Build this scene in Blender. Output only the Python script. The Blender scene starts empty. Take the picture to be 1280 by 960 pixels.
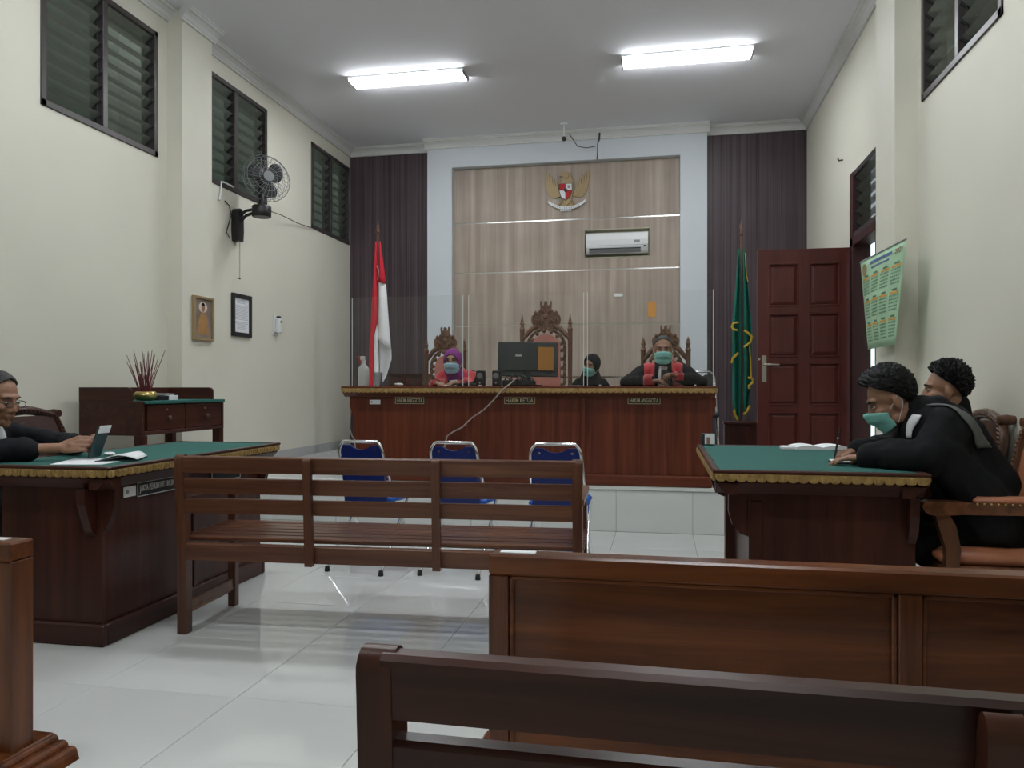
import bpy, bmesh, math, random
from mathutils import Vector, Matrix, Euler, noise
random.seed(7)
PI = math.pi
SC = bpy.context.scene
COL = SC.collection
# ------------------------------------------------------------------ camera, world, exposure
FPX, THETA, EYE, HORIZON = 960.0, math.atan(.194), 1.16, 485.0
cam_d = bpy.data.cameras.new('camera'); cam = bpy.data.objects.new('camera', cam_d); COL.objects.link(cam)
cam.location = (0, 0, EYE); cam.rotation_euler = (PI / 2, 0, THETA)
cam_d.sensor_width = 36.0; cam_d.lens = FPX / 1280 * 36.0; cam_d.shift_y = (HORIZON - 480) / 1280
cam_d.clip_start = .02
SC.camera = cam
world = bpy.data.worlds.new('sky'); SC.world = world; world.use_nodes = True
bg = world.node_tree.nodes['Background']; bg.inputs[0].default_value = (.80, .90, 1.0, 1); bg.inputs[1].default_value = .9
SC.view_settings.view_transform = 'Standard'; SC.view_settings.look = 'None'; SC.view_settings.gamma = 1.0
SC.view_settings.use_curve_mapping = False
SC.view_settings.exposure = 1.42
LAMP_STRENGTH = 15.0
# ------------------------------------------------------------------ pixel -> world helpers (1280x960 frame)
_s, _c = math.sin(THETA), math.cos(THETA)
def _dir(px, py):
    a = (px - 640) / FPX; return (-_s + a * _c, _c + a * _s, (HORIZON - py) / FPX)
def atX(px, py, x):
    v = _dir(px, py); t = x / v[0]; return Vector((x, t * v[1], EYE + t * v[2]))
def atY(px, py, y):
    v = _dir(px, py); t = y / v[1]; return Vector((t * v[0], y, EYE + t * v[2]))
def atZ(px, py, z):
    v = _dir(px, py); t = (z - EYE) / v[2]; return Vector((t * v[0], t * v[1], z))
# ------------------------------------------------------------------ materials
def lin(r, g, b):
    f = lambda c: (c / 255 / 12.92) if c / 255 <= .04045 else ((c / 255 + .055) / 1.055) ** 2.4
    return (f(r), f(g), f(b), 1)
def new_mat(name):
    m = bpy.data.materials.new(name); m.use_nodes = True
    nt = m.node_tree; return m, nt, nt.nodes['Principled BSDF']
def mat(name, col, rough=.5, metal=0.0, bump=0.0, bscale=60.0, var=0.0, vscale=4.0, spec=.5, coat=0.0, emit=0.0, sheen=0.0):
    m, nt, p = new_mat(name)
    p.inputs['Base Color'].default_value = col; p.inputs['Roughness'].default_value = rough
    p.inputs['Metallic'].default_value = metal; p.inputs['Specular IOR Level'].default_value = spec
    p.inputs['Coat Weight'].default_value = coat; p.inputs['Sheen Weight'].default_value = sheen
    if emit: p.inputs['Emission Color'].default_value = col; p.inputs['Emission Strength'].default_value = emit
    tc = nt.nodes.new('ShaderNodeTexCoord')
    if var:
        n = nt.nodes.new('ShaderNodeTexNoise'); n.inputs['Scale'].default_value = vscale; n.inputs['Detail'].default_value = 4
        nt.links.new(tc.outputs['Object'], n.inputs['Vector'])
        r = nt.nodes.new('ShaderNodeValToRGB')
        lo = tuple(c * (1 - var) for c in col[:3]) + (1,); hi = tuple(min(1, c * (1 + var)) for c in col[:3]) + (1,)
        r.color_ramp.elements[0].color = lo; r.color_ramp.elements[1].color = hi
        r.color_ramp.elements[0].position = .3; r.color_ramp.elements[1].position = .7
        nt.links.new(n.outputs['Fac'], r.inputs['Fac']); nt.links.new(r.outputs['Color'], p.inputs['Base Color'])
    if bump:
        n2 = nt.nodes.new('ShaderNodeTexNoise'); n2.inputs['Scale'].default_value = bscale; n2.inputs['Detail'].default_value = 3
        nt.links.new(tc.outputs['Object'], n2.inputs['Vector'])
        b = nt.nodes.new('ShaderNodeBump'); b.inputs['Strength'].default_value = bump; b.inputs['Distance'].default_value = .01
        nt.links.new(n2.outputs['Fac'], b.inputs['Height']); nt.links.new(b.outputs['Normal'], p.inputs['Normal'])
    return m
def wood(name, c1, c2, axis='z', rough=.32, fine=38.0, long=1.2, coat=.15, bump=.05, mid=None, pos=(.32, .68)):
    m, nt, p = new_mat(name)
    tc = nt.nodes.new('ShaderNodeTexCoord'); mp = nt.nodes.new('ShaderNodeMapping')
    sc = {'x': (long, fine, fine), 'y': (fine, long, fine), 'z': (fine, fine, long)}[axis]
    mp.inputs['Scale'].default_value = sc
    nt.links.new(tc.outputs['Object'], mp.inputs['Vector'])
    n = nt.nodes.new('ShaderNodeTexNoise'); n.inputs['Scale'].default_value = 1.0; n.inputs['Detail'].default_value = 7
    n.inputs['Roughness'].default_value = .62; n.inputs['Distortion'].default_value = .6
    nt.links.new(mp.outputs['Vector'], n.inputs['Vector'])
    r = nt.nodes.new('ShaderNodeValToRGB'); e = r.color_ramp.elements
    e[0].color = c1; e[1].color = c2; e[0].position = pos[0]; e[1].position = pos[1]
    if mid: k = r.color_ramp.elements.new(.5); k.color = mid
    nt.links.new(n.outputs['Fac'], r.inputs['Fac'])
    # broad tone changes along the board
    n3 = nt.nodes.new('ShaderNodeTexNoise'); n3.inputs['Scale'].default_value = 2.3; n3.inputs['Detail'].default_value = 2
    nt.links.new(tc.outputs['Object'], n3.inputs['Vector'])
    mx = nt.nodes.new('ShaderNodeMix'); mx.data_type = 'RGBA'; mx.blend_type = 'MULTIPLY'; mx.inputs[0].default_value = .35
    nt.links.new(r.outputs['Color'], mx.inputs[6]); nt.links.new(n3.outputs['Fac'], mx.inputs[7])
    nt.links.new(mx.outputs[2], p.inputs['Base Color'])
    p.inputs['Roughness'].default_value = rough; p.inputs['Coat Weight'].default_value = coat; p.inputs['Coat Roughness'].default_value = .2; p.inputs['Specular IOR Level'].default_value = .3
    b = nt.nodes.new('ShaderNodeBump'); b.inputs['Strength'].default_value = bump; b.inputs['Distance'].default_value = .005
    nt.links.new(n.outputs['Fac'], b.inputs['Height']); nt.links.new(b.outputs['Normal'], p.inputs['Normal'])
    return m
def clear_mat(name, tint, gloss=.08, rough=.03, milk=.04, milk_col=(.8, .8, .8, 1)):
    m, nt, p = new_mat(name); nt.nodes.remove(p); out = nt.nodes['Material Output']
    t = nt.nodes.new('ShaderNodeBsdfTransparent'); t.inputs[0].default_value = tint
    g = nt.nodes.new('ShaderNodeBsdfGlossy'); g.inputs['Roughness'].default_value = rough
    d = nt.nodes.new('ShaderNodeBsdfDiffuse'); d.inputs[0].default_value = milk_col
    fr = nt.nodes.new('ShaderNodeFresnel'); fr.inputs[0].default_value = 1.28
    m1 = nt.nodes.new('ShaderNodeMixShader'); m1.inputs[0].default_value = milk
    m2 = nt.nodes.new('ShaderNodeMixShader')
    nt.links.new(t.outputs[0], m1.inputs[1]); nt.links.new(d.outputs[0], m1.inputs[2])
    nt.links.new(fr.outputs[0], m2.inputs[0]); nt.links.new(m1.outputs[0], m2.inputs[1]); nt.links.new(g.outputs[0], m2.inputs[2])
    nt.links.new(m2.outputs[0], out.inputs[0]); return m
M = {}
M['wall'] = mat('cream wall paint', (.67, .655, .56, 1), .65, bump=.04, bscale=90, var=.025, vscale=1.3)
M['pilaster'] = mat('cream pilaster paint', (.67, .655, .56, 1), .65, bump=.04, bscale=90, var=.02)
M['ceil'] = mat('white ceiling paint', (.80, .80, .85, 1), .8, bump=.02, bscale=120)
M['cornice'] = mat('white cornice plaster', (.66, .66, .65, 1), .7)
M['white_col'] = mat('cool white frame paint', (.60, .64, .68, 1), .55)
M['grout'] = mat('grey grout', (.22, .22, .22, 1), .8)
M['tile'] = mat('polished white floor tile', (.66, .68, .67, 1), .045, var=.03, vscale=1.5, spec=.75)
M['riser'] = mat('white riser tile', (.66, .68, .66, 1), .22, var=.02)
M['base_tile'] = mat('grey skirting tile', (.42, .43, .43, 1), .3)
M['dark_panel'] = wood('dark laminate wall panel', (.036, .023, .029, 1), (.17, .125, .138, 1), 'z', .42, 46, .22, .0, .02, pos=(.3, .8))
M['light_panel'] = wood('pale oak laminate', (.34, .265, .215, 1), (.56, .47, .395, 1), 'z', .45, 11, .35, .0, .0, pos=(.3, .72))
M['steel'] = mat('polished steel strip', (.62, .62, .60, 1), .16, 1.0)
M['chrome'] = mat('chrome tube', (.75, .75, .76, 1), .17, 1.0)
M['mahog_z'] = wood('mahogany vertical grain', (.075, .016, .008, 1), (.185, .047, .021, 1), 'z', .36, 22, .8, .06)
M['mahog_x'] = wood('mahogany long grain', (.075, .016, .008, 1), (.185, .047, .021, 1), 'x', .36, 22, .8, .06)
M['mahog_y'] = wood('mahogany cross grain', (.075, .016, .008, 1), (.185, .047, .021, 1), 'y', .36, 22, .8, .06)
M['dmahog_z'] = wood('dark mahogany vertical grain', (.034, .010, .007, 1), (.082, .024, .015, 1), 'z', .38, 20, .8, .06)
M['dmahog_x'] = wood('dark mahogany long grain', (.034, .010, .007, 1), (.082, .024, .015, 1), 'x', .38, 20, .8, .06)
M['dmahog_y'] = wood('dark mahogany cross grain', (.034, .010, .007, 1), (.082, .024, .015, 1), 'y', .38, 20, .8, .06)
M['gold'] = mat('gold painted carving', (.34, .22, .075, 1), .5, .15, bump=.3, bscale=55, var=.3, vscale=30)
M['bench_x'] = wood('worn teak long grain', (.07, .024, .013, 1), (.18, .072, .037, 1), 'x', .33, 30, 1.1, .2)
M['bench_z'] = wood('worn teak upright grain', (.07, .024, .013, 1), (.17, .068, .035, 1), 'z', .33, 30, 1.1, .2)
M['bench_y'] = wood('worn teak arm grain', (.09, .035, .02, 1), (.26, .12, .06, 1), 'y', .33, 30, 1.1, .2)
M['pew_x'] = wood('varnished reddish teak', (.075, .020, .006, 1), (.24, .072, .018, 1), 'x', .26, 12, .9, .25, mid=(.14, .040, .011, 1))
M['pew_z'] = wood('varnished reddish teak upright', (.075, .020, .006, 1), (.21, .062, .016, 1), 'z', .26, 14, .9, .35)
M['pew2_x'] = wood('dark varnished teak', (.026, .008, .005, 1), (.085, .025, .013, 1), 'x', .30, 16, .9, .08)
M['pew2_z'] = wood('dark varnished teak upright', (.042, .012, .007, 1), (.095, .028, .014, 1), 'z', .30, 16, .9, .08)
M['felt'] = mat('green felt', (.012, .105, .088, 1), .85, bump=.08, bscale=400, var=.08, vscale=3)
M['frame_dark'] = mat('dark brown window frame', (.045, .035, .035, 1), .4)
M['door'] = wood('red brown door paint', (.10, .022, .019, 1), (.145, .034, .029, 1), 'z', .3, 10, .8, .2)
M['doorframe'] = wood('dark door frame', (.05, .018, .017, 1), (.08, .028, .026, 1), 'z', .5, 10, .8, .0)
M['black'] = mat('black plastic', (.012, .012, .013, 1), .4)
M['black_soft'] = mat('matt black', (.02, .02, .022, 1), .7)
M['white'] = mat('white plastic', (.72, .74, .74, 1), .35)
M['paper'] = mat('white paper', (.78, .80, .82, 1), .8)
M['grey'] = mat('grey plastic', (.25, .26, .27, 1), .45)
M['louvre'] = None
m, nt, p = new_mat('tinted louvre glass'); p.inputs['Base Color'].default_value = (.16, .18, .15, 1); p.inputs['Roughness'].default_value = .12
p.inputs['Alpha'].default_value = .62; M['louvre'] = m
M['acrylic'] = clear_mat('clear acrylic sheet', (.985, .99, .985, 1), milk=.006, milk_col=(.7, .72, .7, 1))
M['clear'] = clear_mat('clear plastic', (.80, .82, .82, 1), milk=.16)
M['acr_edge'] = mat('acrylic polished edge', (.62, .66, .64, 1), .2)
M['lamp'] = mat('fluorescent diffuser', (.93, .97, 1.0, 1), .4, emit=LAMP_STRENGTH)
M['robe'] = mat('black robe cloth', (.0045, .0047, .006, 1), .85, bump=.25, bscale=22, spec=.25)
M['robe_navy'] = mat('near black robe cloth', (.005, .0055, .009, 1), .8, bump=.25, bscale=22, spec=.25)
M['red'] = mat('red velvet', (.42, .014, .022, 1), .75, sheen=.3)
M['white_cloth'] = mat('white cloth', (.72, .74, .76, 1), .8)
M['skin'] = mat('brown skin', (.30, .155, .095, 1), .5, bump=.05, bscale=120, var=.08, vscale=14)
M['skin2'] = mat('tan skin', (.37, .20, .13, 1), .5, bump=.05, bscale=120, var=.07, vscale=14)
M['hair'] = mat('black hair', (.0035, .0032, .004, 1), .55, bump=.6, bscale=90, spec=.25)
M['hair_grey'] = mat('greying hair', (.028, .027, .028, 1), .65, bump=.6, bscale=90, var=.5, vscale=40)
M['mask'] = mat('mint surgical mask', (.22, .56, .50, 1), .8, bump=.05, bscale=200)
M['mask_b'] = mat('pale blue surgical mask', (.33, .55, .66, 1), .8, bump=.05, bscale=200)
M['purple'] = mat('purple headscarf', (.20, .022, .20, 1), .8, bump=.1, bscale=40)
M['eye'] = mat('eye white', (.55, .53, .5, 1), .3)
M['iris'] = mat('dark iris', (.01, .008, .007, 1), .2)
M['carved'] = wood('carved brown wood', (.085, .040, .023, 1), (.23, .115, .066, 1), 'z', .45, 30, 5, .1, .15)
M['pink'] = mat('salmon upholstery', (.42, .16, .12, 1), .6, var=.08)
M['leather'] = mat('tan orange leather', (.40, .15, .075, 1), .42, bump=.06, bscale=90, var=.15)
M['dleather'] = mat('dark brown leather', (.06, .03, .026, 1), .45, bump=.06, bscale=90)
M['chairwood'] = wood('oiled chair wood', (.07, .03, .017, 1), (.17, .075, .038, 1), 'z', .3, 20, 1.5, .3)
M['chairwood_x'] = wood('oiled chair arm wood', (.09, .034, .015, 1), (.24, .09, .038, 1), 'x', .28, 24, 1.5, .3)
M['blue'] = mat('navy blue vinyl', (.004, .018, .14, 1), .35)
M['blue_l'] = mat('bright blue seat vinyl', (.01, .11, .50, 1), .4)
M['rubber'] = mat('black rubber', (.01, .01, .01, 1), .7)
M['brass'] = mat('brass', (.42, .32, .12, 1), .32, .9)
M['gilt'] = mat('gilt', (.34, .25, .13, 1), .42, .3)
M['nickel'] = mat('brushed nickel', (.48, .45, .40, 1), .35, 1.0)
M['flag_red'] = mat('red flag cloth', (.50, .008, .025, 1), .75)
M['flag_white'] = mat('white flag cloth', (.74, .75, .77, 1), .75)
M['flag_green'] = mat('green flag cloth', (.004, .14, .10, 1), .65)
M['fringe'] = mat('gold fringe', (.50, .32, .02, 1), .7, bump=.4, bscale=200)
M['orange'] = mat('plain orange', (.62, .28, .06, 1), .8)
M['monitor'] = mat('dark monitor shell', (.022, .03, .032, 1), .35)
M['stick_red'] = mat('dark red sticks', (.13, .022, .026, 1), .7)
M['plate'] = mat('black name plate', (.008, .008, .007, 1), .35)
M['plate_txt'] = mat('pale gold lettering', (.62, .52, .32, 1), .4, .1)
M['plate_silver'] = mat('silver lettering', (.6, .6, .6, 1), .4, .1)
M['cal'] = mat('pale green calendar paper', (.36, .56, .36, 1), .6, var=.06, vscale=6)
M['cal_blue'] = mat('blue print', (.10, .13, .38, 1), .6)
M['cal_dark'] = mat('dark green print', (.10, .20, .13, 1), .6)
M['cal_orange'] = mat('orange print', (.62, .32, .06, 1), .6)
M['cal_red'] = mat('red print', (.40, .05, .05, 1), .6)
M['glass_dark'] = mat('phone glass', (.01, .011, .013, 1), .08)
M['teal_case'] = mat('dark teal case', (.012, .035, .042, 1), .45)
M['cable'] = mat('pale grey cable', (.33, .29, .27, 1), .5)
M['cable_dark'] = mat('dark cable', (.03, .03, .03, 1), .5)
M['outside'] = mat('neighbouring green wall', (.10, .14, .09, 1), .8, var=.3, vscale=1.5)
M['outside_pale'] = mat('pale outside post', (.62, .66, .50, 1), .8)
M['outside_white'] = mat('bright outside render', (.9, .92, .93, 1), .8)
M['sash'] = mat('dark grey satin', (.085, .088, .085, 1), .6)
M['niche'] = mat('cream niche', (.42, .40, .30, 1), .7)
# ------------------------------------------------------------------ mesh builder
class MB:
    def __init__(s): s.v = []; s.f = []; s.mi = []
    def add(s, vs, fs, m=0):
        o = len(s.v); s.v += [Vector(v) for v in vs]
        for f in fs: s.f.append([i + o for i in f]); s.mi.append(m)
        return s
    def box(s, x0, x1, y0, y1, z0, z1, b=0.0, m=0):
        if x0 > x1: x0, x1 = x1, x0
        if y0 > y1: y0, y1 = y1, y0
        if z0 > z1: z0, z1 = z1, z0
        b = min(b, (x1 - x0) * .45, (y1 - y0) * .45, (z1 - z0) * .45)
        if b <= 0:
            vs = [(x, y, z) for z in (z0, z1) for y in (y0, y1) for x in (x0, x1)]
            return s.add(vs, [(0, 2, 3, 1), (4, 5, 7, 6), (0, 1, 5, 4), (2, 6, 7, 3), (0, 4, 6, 2), (1, 3, 7, 5)], m)
        idx = {}; vs = []
        for sz in (0, 1):
            for sy in (0, 1):
                for sx in (0, 1):
                    X = (x0, x1)[sx]; Y = (y0, y1)[sy]; Z = (z0, z1)[sz]
                    xi = X + (b, -b)[sx]; yi = Y + (b, -b)[sy]; zi = Z + (b, -b)[sz]
                    idx[sx, sy, sz, 0] = len(vs); vs.append((X, yi, zi))
                    idx[sx, sy, sz, 1] = len(vs); vs.append((xi, Y, zi))
                    idx[sx, sy, sz, 2] = len(vs); vs.append((xi, yi, Z))
        fs = []
        for q in (0, 1):
            fs.append([idx[q, a, c, 0] for a, c in ((0, 0), (1, 0), (1, 1), (0, 1))])
            fs.append([idx[a, q, c, 1] for a, c in ((0, 0), (1, 0), (1, 1), (0, 1))])
            fs.append([idx[a, c, q, 2] for a, c in ((0, 0), (1, 0), (1, 1), (0, 1))])
        for a in (0, 1):
            for c in (0, 1):
                fs.append([idx[a, c, 0, 0], idx[a, c, 0, 1], idx[a, c, 1, 1], idx[a, c, 1, 0]])
                fs.append([idx[a, 0, c, 0], idx[a, 0, c, 2], idx[a, 1, c, 2], idx[a, 1, c, 0]])
                fs.append([idx[0, a, c, 1], idx[0, a, c, 2], idx[1, a, c, 2], idx[1, a, c, 1]])
                for d in (0, 1): fs.append([idx[a, c, d, k] for k in range(3)])
        return s.add(vs, fs, m)
    def prism(s, pts, axis, a, b, m=0):
        # pts: polygon in the two other axes (x,y)->axis z ; (x,z)->axis y ; (y,z)->axis x
        def mk(p, t):
            return {'z': (p[0], p[1], t), 'y': (p[0], t, p[1]), 'x': (t, p[0], p[1])}[axis]
        n = len(pts); vs = [mk(p, a) for p in pts] + [mk(p, b) for p in pts]
        fs = [list(range(n))[::-1], list(range(n, 2 * n))] + [[i, (i + 1) % n, n + (i + 1) % n, n + i] for i in range(n)]
        return s.add(vs, fs, m)
    def tube(s, pts, r, n=8, closed=False, m=0, caps=True):
        pts = [Vector(p) for p in pts]; k = len(pts); rs = r if isinstance(r, (list, tuple)) else [r] * k
        vs = []; up = None
        for i, p in enumerate(pts):
            if closed: t = pts[(i + 1) % k] - pts[i - 1]
            else: t = pts[min(i + 1, k - 1)] - pts[max(i - 1, 0)]
            t = t.normalized() if t.length > 1e-9 else Vector((0, 0, 1))
            if up is None:
                up = Vector((0, 0, 1)) if abs(t.z) < .9 else Vector((1, 0, 0))
            sd = t.cross(up)
            if sd.length < 1e-4: sd = t.orthogonal()
            sd.normalize(); up = sd.cross(t).normalized()
            for j in range(n):
                a = 2 * PI * j / n; vs.append(p + (sd * math.cos(a) + up * math.sin(a)) * rs[i])
        fs = []
        for i in range(k if closed else k - 1):
            i2 = (i + 1) % k
            for j in range(n):
                j2 = (j + 1) % n; fs.append([i * n + j, i * n + j2, i2 * n + j2, i2 * n + j])
        if caps and not closed: fs.append(list(range(n))[::-1]); fs.append([(k - 1) * n + j for j in range(n)])
        return s.add(vs, fs, m)
    def lathe(s, prof, n=16, c=(0, 0, 0), axis='z', m=0):
        vs = []; c = Vector(c)
        for r, h in prof:
            for j in range(n):
                a = 2 * PI * j / n; x, y = r * math.cos(a), r * math.sin(a)
                vs.append(c + Vector({'z': (x, y, h), 'y': (x, h, y), 'x': (h, x, y)}[axis]))
        fs = [[i * n + j, i * n + (j + 1) % n, (i + 1) * n + (j + 1) % n, (i + 1) * n + j] for i in range(len(prof) - 1) for j in range(n)]
        fs.append(list(range(n))[::-1]); fs.append([(len(prof) - 1) * n + j for j in range(n)])
        return s.add(vs, fs, m)
    def ell(s, c, r, R=None, nu=16, nv=10, m=0):
        c = Vector(c); vs = []; r = (r, r, r) if not isinstance(r, (tuple, list)) else r
        for i in range(nv + 1):
            ph = PI * i / nv - PI / 2; q = max(math.cos(ph), 1e-4)
            for j in range(nu):
                a = 2 * PI * j / nu
                v = Vector((r[0] * q * math.cos(a), r[1] * q * math.sin(a), r[2] * math.sin(ph)))
                if R: v = R @ v
                vs.append(c + v)
        fs = [[i * nu + j, i * nu + (j + 1) % nu, (i + 1) * nu + (j + 1) % nu, (i + 1) * nu + j] for i in range(nv) for j in range(nu)]
        fs.append(list(range(nu))[::-1]); fs.append([nv * nu + j for j in range(nu)])
        return s.add(vs, fs, m)
    def cap(s, p0, p1, r0, r1=None, n=12, m=0):
        r1 = r0 if r1 is None else r1; p0 = Vector(p0); p1 = Vector(p1); t = p1 - p0; L = t.length
        if L < 1e-6: return s.ell(p0, r0)
        t /= L; pts = []; rs = []
        for k in range(4): a = PI / 2 * (1 - k / 4); pts.append(p0 - t * r0 * math.sin(a)); rs.append(max(r0 * math.cos(a), 1e-4))
        pts += [p0, p1]; rs += [r0, r1]
        for k in range(1, 5): a = PI / 2 * k / 4; pts.append(p1 + t * r1 * math.sin(a)); rs.append(max(r1 * math.cos(a), 1e-4))
        return s.tube(pts, rs, n, m=m)
    def sheet(s, rows, m=0, closed=False):
        n = len(rows[0]); vs = [v for r in rows for v in r]
        fs = []
        for i in range(len(rows) - 1):
            for j in range(n if closed else n - 1):
                fs.append([i * n + j, i * n + (j + 1) % n, (i + 1) * n + (j + 1) % n, (i + 1) * n + j])
        return s.add(vs, fs, m)
    def xf(s, Mx):
        s.v = [Mx @ v for v in s.v]; return s
    def mesh(s, name, mats, smooth=None):
        me = bpy.data.meshes.new(name); me.from_pydata([tuple(v) for v in s.v], [], s.f)
        for mm in (mats if isinstance(mats, list) else [mats]): me.materials.append(mm)
        if any(s.mi): me.polygons.foreach_set('material_index', s.mi)
        bm = bmesh.new(); bm.from_mesh(me); bmesh.ops.recalc_face_normals(bm, faces=bm.faces); bm.to_mesh(me); bm.free()
        if smooth is not None:
            me.polygons.foreach_set('use_smooth', [True] * len(me.polygons)); me.set_sharp_from_angle(angle=math.radians(smooth))
        me.update(); return me
    def build(s, name, mats, parent=None, smooth=None, w=True, solid=0.0):
        """w: vertices are world coordinates, made local to the (unrotated) parent or to the thing's own base"""
        if parent is not None and w:
            o = Vector(parent.location)
            if parent.parent: o = o + parent.parent.location
            s.v = [v - o for v in s.v]
        loc = None
        if parent is None and w and s.v:
            xs = [v.x for v in s.v]; ys = [v.y for v in s.v]; zs = [v.z for v in s.v]
            loc = Vector(((min(xs) + max(xs)) / 2, (min(ys) + max(ys)) / 2, min(zs))); s.v = [v - loc for v in s.v]
        ob = bpy.data.objects.new(name, s.mesh(name, mats, smooth)); COL.objects.link(ob)
        if parent is not None: ob.parent = parent
        if loc is not None: ob.location = loc
        if solid:
            md = ob.modifiers.new('thickness', 'SOLIDIFY'); md.thickness = solid; md.offset = 0
        return ob
def mats(k): return [M[x] for x in k] if isinstance(k, (list, tuple)) else M[k]
def tag(o, label, cat, group=None):
    o['label'] = label; o['category'] = cat
    if group: o['group'] = group
    return o
def struct(o): o['kind'] = 'structure'; return o
def thing(name, label, cat, loc=(0, 0, 0), rz=0.0, group=None):
    o = bpy.data.objects.new(name, None); COL.objects.link(o); o.empty_display_size = .1
    o.location = loc; o.rotation_euler = (0, 0, rz); return tag(o, label, cat, group)
def copy_tree(o, parent=None):
    c = o.copy(); COL.objects.link(c); c.parent = parent
    for ch in list(o.children): copy_tree(ch, c)
    return c
def B(name, mk, parent, x0, x1, y0, y1, z0, z1, b=.004, w=True):
    return MB().box(x0, x1, y0, y1, z0, z1, b).build(name, mats(mk), parent, w=w)
def text_mesh(txt, height, width, depth=.002):
    """lettering in the XZ plane facing -Y, centred; returns MB"""
    cu = bpy.data.curves.new('lettering', 'FONT'); cu.body = txt; cu.align_x = 'CENTER'; cu.align_y = 'CENTER'; cu.extrude = .02; cu.offset = .004
    cu.resolution_u = 3
    ob = bpy.data.objects.new('lettering', cu); COL.objects.link(ob)
    dg = bpy.context.evaluated_depsgraph_get(); ev = ob.evaluated_get(dg); me = ev.to_mesh()
    vs = [v.co.copy() for v in me.vertices]; fs = [list(p.vertices) for p in me.polygons]; ev.to_mesh_clear()
    bpy.data.objects.remove(ob); bpy.data.curves.remove(cu)
    x0 = min(v.x for v in vs); x1 = max(v.x for v in vs); y0 = min(v.y for v in vs); y1 = max(v.y for v in vs)
    sx = width / (x1 - x0); sy = height / (y1 - y0)
    mb = MB(); mb.add([((v.x - (x0 + x1) / 2) * sx, -v.z / .02 * depth / 2, (v.y - (y0 + y1) / 2) * sy) for v in vs], fs); return mb
# ================================================================== THE SETTING
XL, XR, YB, YF, ZC, PZ, PY = -4.13, 1.73, 9.78, -2.6, 4.38, .37, 6.25
# ---- floor of 60 cm tiles
fl = struct(MB().box(XL - .15, XR + .15, YF - .15, PY + .02, -.06, -.008).build('floor', M['grout']))
TS = .603
def tile_field(parent, u0, u1, v0, v1, ou, ov, put, meshes):
    k0 = math.floor((u0 - ou) / TS); j0 = math.floor((v0 - ov) / TS)
    k = k0
    while ou + k * TS < u1 - .02:
        a, b = max(u0, ou + k * TS), min(u1, ou + (k + 1) * TS); j = j0
        while ov + j * TS < v1 - .02:
            c, d = max(v0, ov + j * TS), min(v1, ov + (j + 1) * TS)
            if b - a > .02 and d - c > .02: put(a, b, c, d)
            j += 1
        k += 1
cache = {}
def put_tile(parent, name, mk, plane, thick):
    def f(a, b, c, d):
        key = (plane, mk, round(b - a, 2), round(d - c, 2))
        if key not in cache:
            hx, hy = (b - a) / 2 - .0013, (d - c) / 2 - .0013
            mb = MB()
            if plane == 'z': mb.box(-hx, hx, -hy, hy, -thick, 0, .0012)
            else: mb.box(-hx, hx, -thick, 0, -hy, hy, .0012)
            cache[key] = mb.mesh(name, M[mk])
        o = bpy.data.objects.new(name, cache[key]); COL.objects.link(o); o.parent = parent
        if plane == 'z': o.location = Vector(((a + b) / 2, (c + d) / 2, f.h)) - parent.location
        else: o.location = Vector(((a + b) / 2, f.h, (c + d) / 2)) - parent.location
        o.rotation_euler = (random.uniform(-1, 1) * .0006, random.uniform(-1, 1) * .0006, 0) if plane == 'z' else (0, 0, 0)
    return f
pf = put_tile(fl, 'floor_tile', 'tile', 'z', .0075); pf.h = 0.0
tile_field(fl, XL, XR, YF, PY, .247, PY, pf, None)
# ---- raised platform
plat = struct(MB().box(XL - .15, XR + .15, PY + .012, YB + .15, -.06, PZ - .009).build('floor_platform', M['grout']))
pr = put_tile(plat, 'riser_tile', 'riser', 'y', -.011); pr.h = PY
k = -8
while .247 + k * TS < XR:
    a, b = max(XL, .247 + k * TS), min(XR, .247 + (k + 1) * TS)
    if b - a > .02: pr(a, b, .0, PZ - .035)
    k += 1
struct(MB().box(XL, XR, PY - .012, PY + .05, PZ - .033, PZ, .006).build('trim_1', M['riser']))
pt = put_tile(plat, 'floor_tile', 'tile', 'z', .0085); pt.h = PZ
tile_field(plat, XL, XR, PY + .052, YB, .247, PY + .05, pt, None)
# ---- ceiling
struct(MB().box(XL - .2, XR + .2, YF - .2, YB + .2, ZC, ZC + .1).build('ceiling', M['ceil']))
# ---- side walls with openings
def holed_wall(name, x0, x1, y0, y1, z0, z1, holes, mk):
    mb = MB(); ys = sorted({y0, y1} | {h[0] for h in holes} | {h[1] for h in holes})
    for a, b in zip(ys, ys[1:]):
        hs = sorted([(h[2], h[3]) for h in holes if h[0] <= a + 1e-6 and h[1] >= b - 1e-6]); z = z0
        for p, q in hs:
            if p > z: mb.box(x0, x1, a, b, z, p)
            z = q
        if z < z1: mb.box(x0, x1, a, b, z, z1)
    return struct(mb.build(name, M[mk]))
WZ0, WZ1 = 3.085, 4.125
LW = [(4.50, 5.73), (6.32, 7.54), (8.60, 9.74)]
RW = [(4.36, 5.60)]
DOOR = (6.66, 7.50, PZ, 2.47); TRANS = (6.66, 7.50, 2.53, 3.13)
holed_wall('wall_left', XL - .15, XL, YF, YB + .1, -.05, ZC, [(a, b, WZ0, WZ1) for a, b in LW], 'wall')
holed_wall('wall_right', XR, XR + .15, YF, YB + .1, -.05, ZC, [(a, b, WZ0, WZ1) for a, b in RW] + [(DOOR[0], DOOR[1], PZ, 3.13)], 'wall')
struct(MB().box(XL - .15, XR + .15, YF - .15, YF, -.05, ZC).build('wall_rear', M['wall']))
struct(MB().box(XL - .15, XR + .15, YB + .08, YB + .25, -.05, ZC).build('wall_back', M['wall']))
wb = bpy.data.objects['wall_back']
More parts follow.
